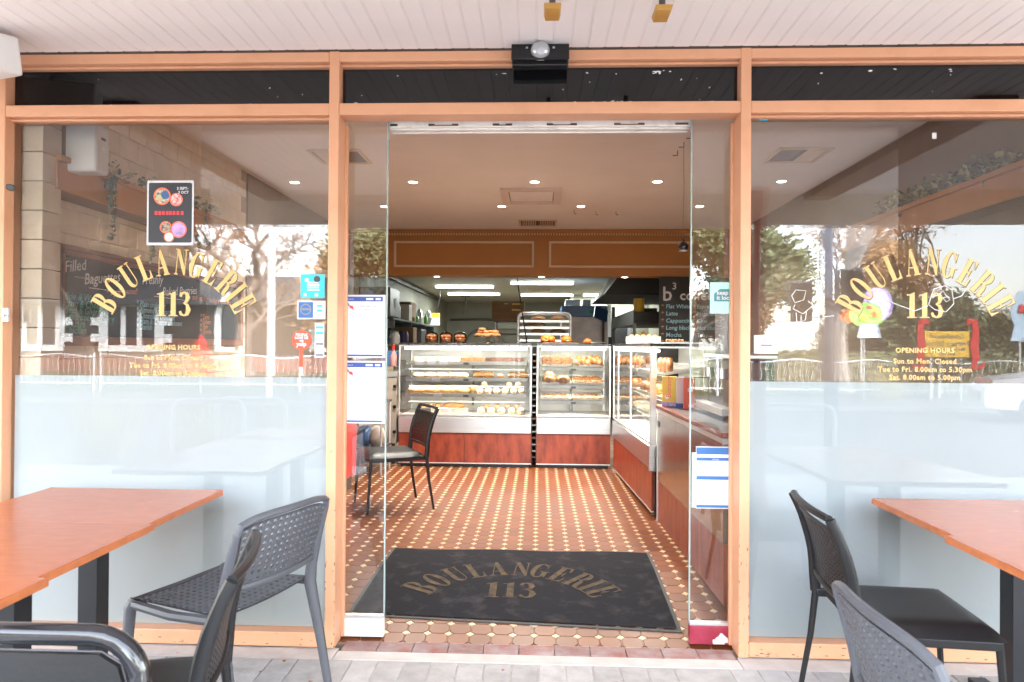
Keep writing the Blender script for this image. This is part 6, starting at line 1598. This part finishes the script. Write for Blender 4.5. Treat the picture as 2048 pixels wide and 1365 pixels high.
# wavy white school fence
fx = [(-26,-13), (-12.8,-1), (-.8,11), (11.2,24)]
M['fence_white'] = mat('fence_white', (.72,.73,.75), rough=.45, var=.05)
for i, (x0, x1) in enumerate(fx):
    fn = thing('wavy_fence', 'white wavy picket fence panel across the road, %s from the left' % ORD[i], 'fence', (x0, -16.9, PAV), group='wavy fence panels')
    L = x1-x0; pk = MB()
    part('top_rail', MB().tube([(L*k/40, 0, .98+.05*math.sin(k*.9+i)) for k in range(41)], .02, 6), M['fence_white'], fn)
    part('bottom_rail', MB().cyl((0,0,.18),(L,0,.18),.018), M['fence_white'], fn)
    for q in range(int(L/.16)):
        x = .08+q*.16
        pk.tube([(x+.025*math.sin(k*1.6+q*1.3), 0, .08+k*.12) for k in range(9)], .009, 5)
    part('picket_row', pk, M['fence_white'], fn, kind='stuff')
    for x in (0, L/2, L): part('post', MB().cyl((x,0,-.1),(x,0,1.08),.035), M['fence_white'], fn)
# cycle hoops at the kerb
for i, px in enumerate((1, 2, 3)):
    loc = ((-2.882,-3.550,1.035), (2.482,-3.650,1.172), (-3.205,-3.350,1.039))[i]
    solo('cycle_hoop', MB().tube([(-.35,0,-.1),(-.35,0,.68)]+[(-.27-.08*math.cos(a),0,.68+.12*math.sin(a)) for a in (.5,1.0,1.57)]+[(.27+.08*math.cos(a),0,.68+.12*math.sin(a)) for a in (1.57,1.0,.5)]+[(.35,0,.68),(.35,0,-.1)], .022, 8), M['alu'], ('white bike hoop at the kerb, left of the doorway','white bike hoop at the kerb, right of the doorway','second white bike hoop at the kerb on the left')[i], 'bike hoop', 'bike hoops', loc=(loc[0], -3.75+.12*i, PAV), smooth=True)
# stone hall across the road at left
M['stone'] = mat('dark_bluestone', (.035,.028,.025), col2=(.10,.072,.056), rough=.85, scale=9, stretch=(1,1,4), detail=6, bump=.4, bscale=20)
M['redbrick'] = mat('red_brick_course', (.26,.09,.06), rough=.85, var=.3, scale=14, stretch=(1,1,5))
M['slate_roof'] = mat('slate_roof', (.03,.03,.033), rough=.7, var=.3, scale=10)
M['lead_glass'] = mat('dark_window_glass', (.02,.025,.03), rough=.12, var=.4)
HY = -30.0
hall = thing('stone_hall', 'dark stone church hall with white window surrounds across the road', 'building', (-16, HY, PAV))
part('wall', MB().box(-12, 9, -8, 0, 0, 3.3), M['stone'], hall)
part('brick_band', MB().box(-12.01, 9.01, .001, .04, .0, .75), M['redbrick'], hall)
part('roof', MB().add([(-12.5,.6,3.2),(9.5,.6,3.2),(9.5,-4,5.0),(-12.5,-4,5.0),(9.5,-8.6,3.2),(-12.5,-8.6,3.2)], [(0,1,2,3),(3,2,4,5),(1,4,2),(0,3,5)]), M['slate_roof'], hall)
for gx in (-8.5, -3.6, 1.2, 5.8):
    if gx in (-8.5, -3.6):
        w = part('window', MB().box(gx-1.6, gx+1.6, .05, .12, .95, 1.25).box(gx-1.6, gx-1.15, .05, .1, 1.251, 3.1).box(gx+1.15, gx+1.6, .05, .1, 1.251, 3.1).box(gx-1.6, gx+1.6, .05, .1, 3.101, 3.4).box(gx-.52, gx-.28, .05, .1, 1.251, 3.1).box(gx+.28, gx+.52, .05, .1, 1.251, 3.1).box(gx-2.0, gx-1.601, .05, .09, 1.4, 1.8).box(gx+1.601, gx+2.0, .05, .09, 1.4, 1.8).box(gx-2.0, gx-1.601, .05, .09, 2.2, 2.6).box(gx+1.601, gx+2.0, .05, .09, 2.2, 2.6), M['white'], hall)
        part('pane', MB().box(gx-1.15, gx+1.15, .02, .045, 1.25, 3.1), M['lead_glass'], w)
    else:
        o_ = [(-.75,0),(.75,0),(.75,1.6)]+arc(-.75,1.6,1.5,1.5,0,60,6)+arc(.75,1.6,1.5,1.5,120,180,6)[1:]
        i_ = [(x*.62, .2+y*.86) for x, y in o_]
        w = part('window', MB().prism([o_, i_[::-1]], .06, Matrix.Translation((gx,.06,1.0)) @ FACE_M @ Matrix.Rotation(math.pi,4,'Y')), M['white'], hall)
        part('pane', MB().prism([i_], .01, Matrix.Translation((gx,.02,1.0)) @ FACE_M @ Matrix.Rotation(math.pi,4,'Y')), M['lead_glass'], w)
nave = thing('added_nave', 'tall dark stone church nave added beyond the hall, far left of the street', 'church', (-30.5, -31, PAV))  # dark mass added to cover bright sky in the left window's reflection
part('wall', MB().box(-8, 8.6, -9, 0, 0, 8.2), M['stone'], nave)
part('roof', MB().add([(-8.4,.5,8.1),(9.0,.5,8.1),(9.0,-4.5,13),(-8.4,-4.5,13),(9.0,-9.5,8.1),(-8.4,-9.5,8.1)], [(0,1,2,3),(3,2,4,5),(1,4,2),(0,3,5)]), M['slate_roof'], nave)
for gx in (-5, -1, 3, 6.6): part('buttress', MB().box(gx-.3, gx+.3, .001, .8, 0, 6.2), M['stone'], nave)
# school sign and painted cut-outs on the fence line, right
SX = (10.845,-15.950,1.397)
ss = thing('school_sign', 'yellow Goodwood Primary School sign held by two red lizards across the road', 'sign', (SX[0], -15.9, PAV))
sz_ = SX[2]-PAV
part('panel', MB().box(-.58, .58, -.03, .0, sz_-.33, sz_+.36), M['yellow'], ss)
def back_text(s, size, x, z):   # reads from the shop side
    part('print_text', text_mesh(s, size, bold=.002, align='CENTER'), M['ink_dark'], ss, loc=(x, .004, z), rot=(R(90), 0, R(180)))
back_text('Goodwood', .19, 0, sz_+.17); back_text('Primary School', .19, 0, sz_-.03); back_text('PRE-SCHOOL TO YEAR SEVEN', .07, 0, sz_-.15); back_text('8271 2290', .10, 0, sz_-.27)
for s in (-1, 1):
    part('lizard', MB().prism([stroke2d([(s*.50,.52,.03),(s*.56,.64,.08),(s*.70,.60,.09),(s*.72,.30,.08),(s*.68,0,.11),(s*.72,-.35,.09),(s*.66,-.62,.06),(s*.85,-.60,.05),(s*.98,-.45,.02)])], .04, Matrix.Translation((0,.05,sz_)) @ FACE_M), M['red'], ss)
    part('post', MB().cyl((s*.4,-.06,-.2),(s*.4,-.06,sz_+.2),.03), M['alu'], ss)
def cutout(label, loc, shapes):
    t = thing('painted_cutout', label, 'cut-out', (loc[0], -15.9, PAV)); z = loc[2]-PAV
    part('post', MB().cyl((0,-.08,-.2),(0,-.08,z),.03), M['alu'], t)
    for i, (pts, m_) in enumerate(shapes): part('shape', MB().prism([pts], .03, Matrix.Translation((0,.02+.04*i,z)) @ FACE_M), m_, t)
cutout('painted cut-out of round flowers across the road at right', (8.712,-15.950,2.318), [(arc(.34,.14,.38,.46,0,345,20), mat('lilac_cutout', (.45,.36,.80), rough=.5)), (arc(-.30,.26,.30,.32,0,345,20), mat('crimson_cutout', (.78,.04,.06), rough=.5)), (arc(-.40,-.12,.26,.24,0,345,20), mat('orange_cutout', (.85,.16,.03), rough=.5)), (arc(.02,-.14,.44,.34,0,345,20), mat('lime_cutout', (.30,.78,.12), rough=.5)), (arc(.2,-.12,.09,.09,0,345,12), bpy.data.materials['orange_cutout']), (arc(-.1,-.22,.08,.08,0,345,12), M['yellow']), (arc(.05,.05,.07,.06,0,345,12), bpy.data.materials['crimson_cutout']), ([(-.2,-.4),(.2,-.4),(.28,-.75),(-.28,-.75)], mat('pale_blue_cutout', (.45,.60,.72), rough=.5))])
cutout('pale blue painted cut-out figure across the road at the far right', (12.775,-15.950,2.206), [(stroke2d([(0,-.7,.3),(0,-.3,.2),(0,0,.3),(0,.4,.22),(0,.62,.1)]), bpy.data.materials['pale_blue_cutout']), ([(-.1,.05),(.1,.05),(.1,.25),(-.1,.25)], M['red'])])
cutout('red painted cut-out figure across the road at left', (-9.376,-15.950,1.049), [(stroke2d([(-.2,-.6,.12),(-.1,-.1,.14),(0,.35,.16),(.15,-.1,.14),(.3,-.6,.1)]), M['red'])])
# parked cars
def car(loc, rz, m_, label):
    t = thing('parked_car', label, 'car', loc, rz)
    sec = [(-2.2,.35,.62,.80),(-2.05,.30,.86,.86),(-1.2,.28,.98,.88),(-.55,.28,1.42,.80),(.9,.28,1.46,.80),(1.75,.28,1.02,.88),(2.15,.30,.92,.86),(2.25,.35,.6,.80)]
    vs, fs = [], []
    for (x, z0, z1, hw) in sec: vs += [(x,-hw,z0),(x,-hw*1.0,(z0+min(z1,.95))/2+.1),(x,-hw*(.97 if z1 < 1.1 else .72),z1),(x,hw*(.97 if z1 < 1.1 else .72),z1),(x,hw,(z0+min(z1,.95))/2+.1),(x,hw,z0)]
    for i in range(len(sec)-1):
        for k in range(6): fs.append((i*6+k, i*6+(k+1) % 6, (i+1)*6+(k+1) % 6, (i+1)*6+k))
    fs += [(5,4,3,2,1,0), tuple(len(vs)-6+k for k in range(6))]
    part('body', MB().add(vs, fs), m_, t, smooth=True)
    for s in (-1, 1):
        part('side_window', MB().add([(-.75,s*.845,1.0),(1.45,s*.845,1.0),(.85,s*.66,1.38),(-.45,s*.66,1.38)], [(0,1,2,3)]), M['lead_glass'], t)
        part('headlight', MB().blob((-2.12, s*.62, .70), (.10,.16,.08), 10, 6), M['alu'], t)
        for x in (-1.35, 1.4):
            w = part('wheel', MB().tube([(x,s*.70,.31),(x,s*.88,.31)], .31, 20), M['black'], t); part('rim', MB().tube([(x,s*.881,.31),(x,s*.89,.31)], .19, 14), M['alu'], w)
    part('windscreen', MB().add([(-1.14,-.74,1.02),(-1.14,.74,1.02),(-.60,.58,1.40),(-.60,-.58,1.40)], [(0,1,2,3)]), M['lead_glass'], t)
    part('grille', MB().box(-2.235,-2.20,-.45,.45,.45,.62), M['black'], t)
car(((9.757,-10.950,0.597)[0]+1.5, -11.2, PAV-.13), R(20), mat('white_car_paint', (.75,.76,.78), rough=.2, coat=.5, var=.02), 'white car on the road at the far right')
# ------------------------------------------------------------------ trees, hedge and grasses across the road
M['bark'] = mat('grey_bark', (.20,.15,.12), rough=.9, var=.35, scale=6)
M['bark_pale'] = mat('pale_gum_bark', (.42,.38,.34), rough=.8, var=.2, scale=4)
M['tree_leaf_green'] = mat('olive_tree_leaf', (.12,.145,.06), col2=(.21,.22,.10), rough=.6, scale=3)
M['tree_leaf_brown'] = mat('autumn_tree_leaf', (.34,.19,.085), col2=(.48,.30,.14), rough=.7, scale=3)
def tree(loc, h, label, seed, leafm=None, leaf_n=0, leaf_s=.09, bark='bark', spread=.55, depth=5, trunk_r=.16, tf=.32):
    r_ = random.Random(seed)
    t = thing('street_tree', label, 'tree', loc)
    br = MB(); tips = []
    def grow(p, d, L, r0, lev):
        pts = [p]; q = p.copy(); dd = d.copy(); n = 4
        for i in range(n):
            dd = (dd+Vector((r_.uniform(-.18,.18), r_.uniform(-.18,.18), r_.uniform(-.08,.12)))).normalized(); q = q+dd*L/n; pts.append(q.copy())
        br.tube(pts, [r0*(1-.42*i/n) for i in range(n+1)], 7 if lev < 2 else (5 if lev < 4 else 3), cap=False)
        if lev >= 2: tips.extend(pts[1:])
        if lev >= depth: return
        for k in range(2 if lev == 0 and spread < .5 else r_.choice((2,3,3))):
            a = r_.uniform(0, 6.28); s_ = spread*r_.uniform(.7,1.35)
            o = dd.orthogonal().normalized(); o.rotate(Matrix.Rotation(a, 3, dd))
            nd = (dd*math.cos(s_)+o*math.sin(s_)+Vector((0,0,.10))).normalized()
            grow(pts[-1] if k < 2 else pts[-2], nd, L*r_.uniform(.62,.82), r0*.64*r_.uniform(.85,1.1), lev+1)
    grow(Vector((0,0,-.1)), Vector((r_.uniform(-.1,.1), r_.uniform(-.1,.1), 1)).normalized(), h*tf, trunk_r, 0)
    part('trunk', br, M[bark], t)
    if leafm and tips:
        lf = MB()
        for i in range(leaf_n):
            p = r_.choice(tips)+Vector((r_.gauss(0,.22), r_.gauss(0,.22), r_.gauss(0,.2)))
            s_ = leaf_s*r_.uniform(.6,1.4); a, b, c = (r_.uniform(0,6.28) for _ in range(3))
            E = Euler((a,b,c)).to_matrix()
            lf.add([p+E @ Vector(v) for v in ((0,-s_,0),(s_*.42,0,0),(0,s_,0),(-s_*.42,0,.1*s_))], [(0,1,2,3)])
        part('crown', lf, M[leafm], t)
    return t
tree((-9.9,-20,PAV), 11, 'crooked bare tree with fine twigs in front of the stone hall', 4, 'tree_leaf_brown', 1200, .05, spread=.66, depth=7, trunk_r=.38, tf=.20)
tree((-14.5,-19.5,PAV), 8.5, 'bare russet tree at the left of the stone hall', 9, 'tree_leaf_brown', 3000, .05, spread=.55, depth=7)
tree((-7.4,-23,PAV), 10, 'bare tree with a few olive leaves seen beside the left door', 23, 'tree_leaf_green', 1500, .07, spread=.62, depth=7, trunk_r=.20, tf=.2)
tree((-12.6,-25,PAV), 11, 'bare tree with orange twigs behind the crooked tree', 27, 'tree_leaf_brown', 3500, .05, spread=.6, depth=7, tf=.2)
tree((-5.4,-18.6,PAV), 8.5, 'olive leafed tree seen in the left door glass', 21, 'tree_leaf_green', 14000, .08, spread=.62, depth=6, trunk_r=.2, tf=.2)
tree((-3.6,-20,PAV), 9.0, 'russet leafed tree behind the fence in the middle', 31, 'tree_leaf_brown', 14000, .08, spread=.65, depth=6, tf=.22)
tree((4.9,-18.6,PAV), 9.5, 'airy tree with olive foliage seen in the right door', 41, 'tree_leaf_green', 16000, .09, spread=.62, depth=6, tf=.2)
tree((9.0,-17.8,PAV), 12, 'pale barked gum tree behind the signal pole', 51, 'tree_leaf_green', 6000, .10, 'bark_pale', spread=.45, depth=6, trunk_r=.26)
tree((10.4,-20,PAV), 6.5, 'dense low olive tree just right of the gum', 61, 'tree_leaf_green', 26000, .09, spread=.75, depth=6, tf=.16)
tree((12.4,-23,PAV), 8.5, 'russet tree with loose crown left of the school sign', 63, 'tree_leaf_brown', 15000, .08, spread=.66, depth=6, tf=.18)
tree((14.4,-20.5,PAV), 6.0, 'dense olive tree right behind the school sign', 91, 'tree_leaf_green', 26000, .09, spread=.75, depth=6, tf=.16)
tree((16.0,-24,PAV), 12, 'tall bare branched tree behind the sign at right', 71, 'tree_leaf_brown', 2500, .06, spread=.55, depth=7, tf=.22)
tree((13.4,-27,PAV), 12, 'tall bare branched tree between the cut-outs and the sign', 73, 'tree_leaf_brown', 2500, .06, spread=.55, depth=7, tf=.22)
tree((17.0,-20.0,PAV), 6.0, 'low russet bushy tree to the right of the school sign', 93, 'tree_leaf_brown', 22000, .08, spread=.75, depth=6, tf=.16)
tree((20.5,-22,PAV), 8.5, 'russet tree at the far right of the school grounds', 81, 'tree_leaf_brown', 14000, .09, spread=.6, depth=6, tf=.2)
tree((7.4,-22,PAV), 7.5, 'olive and russet tree between the gum and the door', 97, 'tree_leaf_brown', 14000, .08, spread=.7, depth=6, tf=.16)
hg = MB(); r_ = random.Random(5)
for i in range(26000):
    x, y, z = r_.uniform(-1, 26), -18.2+r_.uniform(-.5,.5), r_.uniform(0, 1.25)
    s_ = r_.uniform(.05,.11); E = Euler((r_.uniform(0,6.28), r_.uniform(0,6.28), r_.uniform(0,6.28))).to_matrix(); p = Vector((x,y,PAV+z))
    hg.add([p+E @ Vector(v) for v in ((0,-s_,0),(s_*.5,0,0),(0,s_,0),(-s_*.5,0,0))], [(0,1,2,3)])
hg.box(-1, 26, -18.55, -17.85, PAV-.02, PAV+1.1)
solo('hedge', hg, M['tree_leaf_green'], 'clipped dark green hedge behind the wavy fence', 'hedge')
M['dry_grass'] = mat('dry_grass', (.30,.25,.10), col2=(.42,.38,.20), rough=.8, scale=2)
for i, (x, y, n_, h_) in enumerate(((-5.2,-4.9,160,.9),(-4.0,-5.0,140,.8),(13.5,-16.2,200,1.1),(9.4,-16.1,160,.9),(-2.9,-4.95,120,.7))):
    gm = MB(); r_ = random.Random(100+i)
    for k in range(n_):
        a = r_.uniform(0,6.28); rr = abs(r_.gauss(0,.22)); hh = h_*r_.uniform(.6,1.1); px_, py_ = rr*math.cos(a), rr*math.sin(a)
        ox, oy = math.cos(a)*hh*.35*r_.uniform(.3,1.3), math.sin(a)*hh*.35*r_.uniform(.3,1.3); w = .006
        gm.add([(px_-w,py_,0),(px_+w,py_,0),(px_+ox*.4+w*.8,py_+oy*.4,hh*.6),(px_+ox*.4-w*.8,py_+oy*.4,hh*.6),(px_+ox,py_+oy,hh)], [(0,1,2,3),(3,2,4)])
    solo('grass_clump', gm, M['dry_grass'], 'straw coloured grass clump by the road, %s from the left side planting' % ORD[i], 'grass', 'roadside grass clumps', loc=(x, y, PAV-.05))
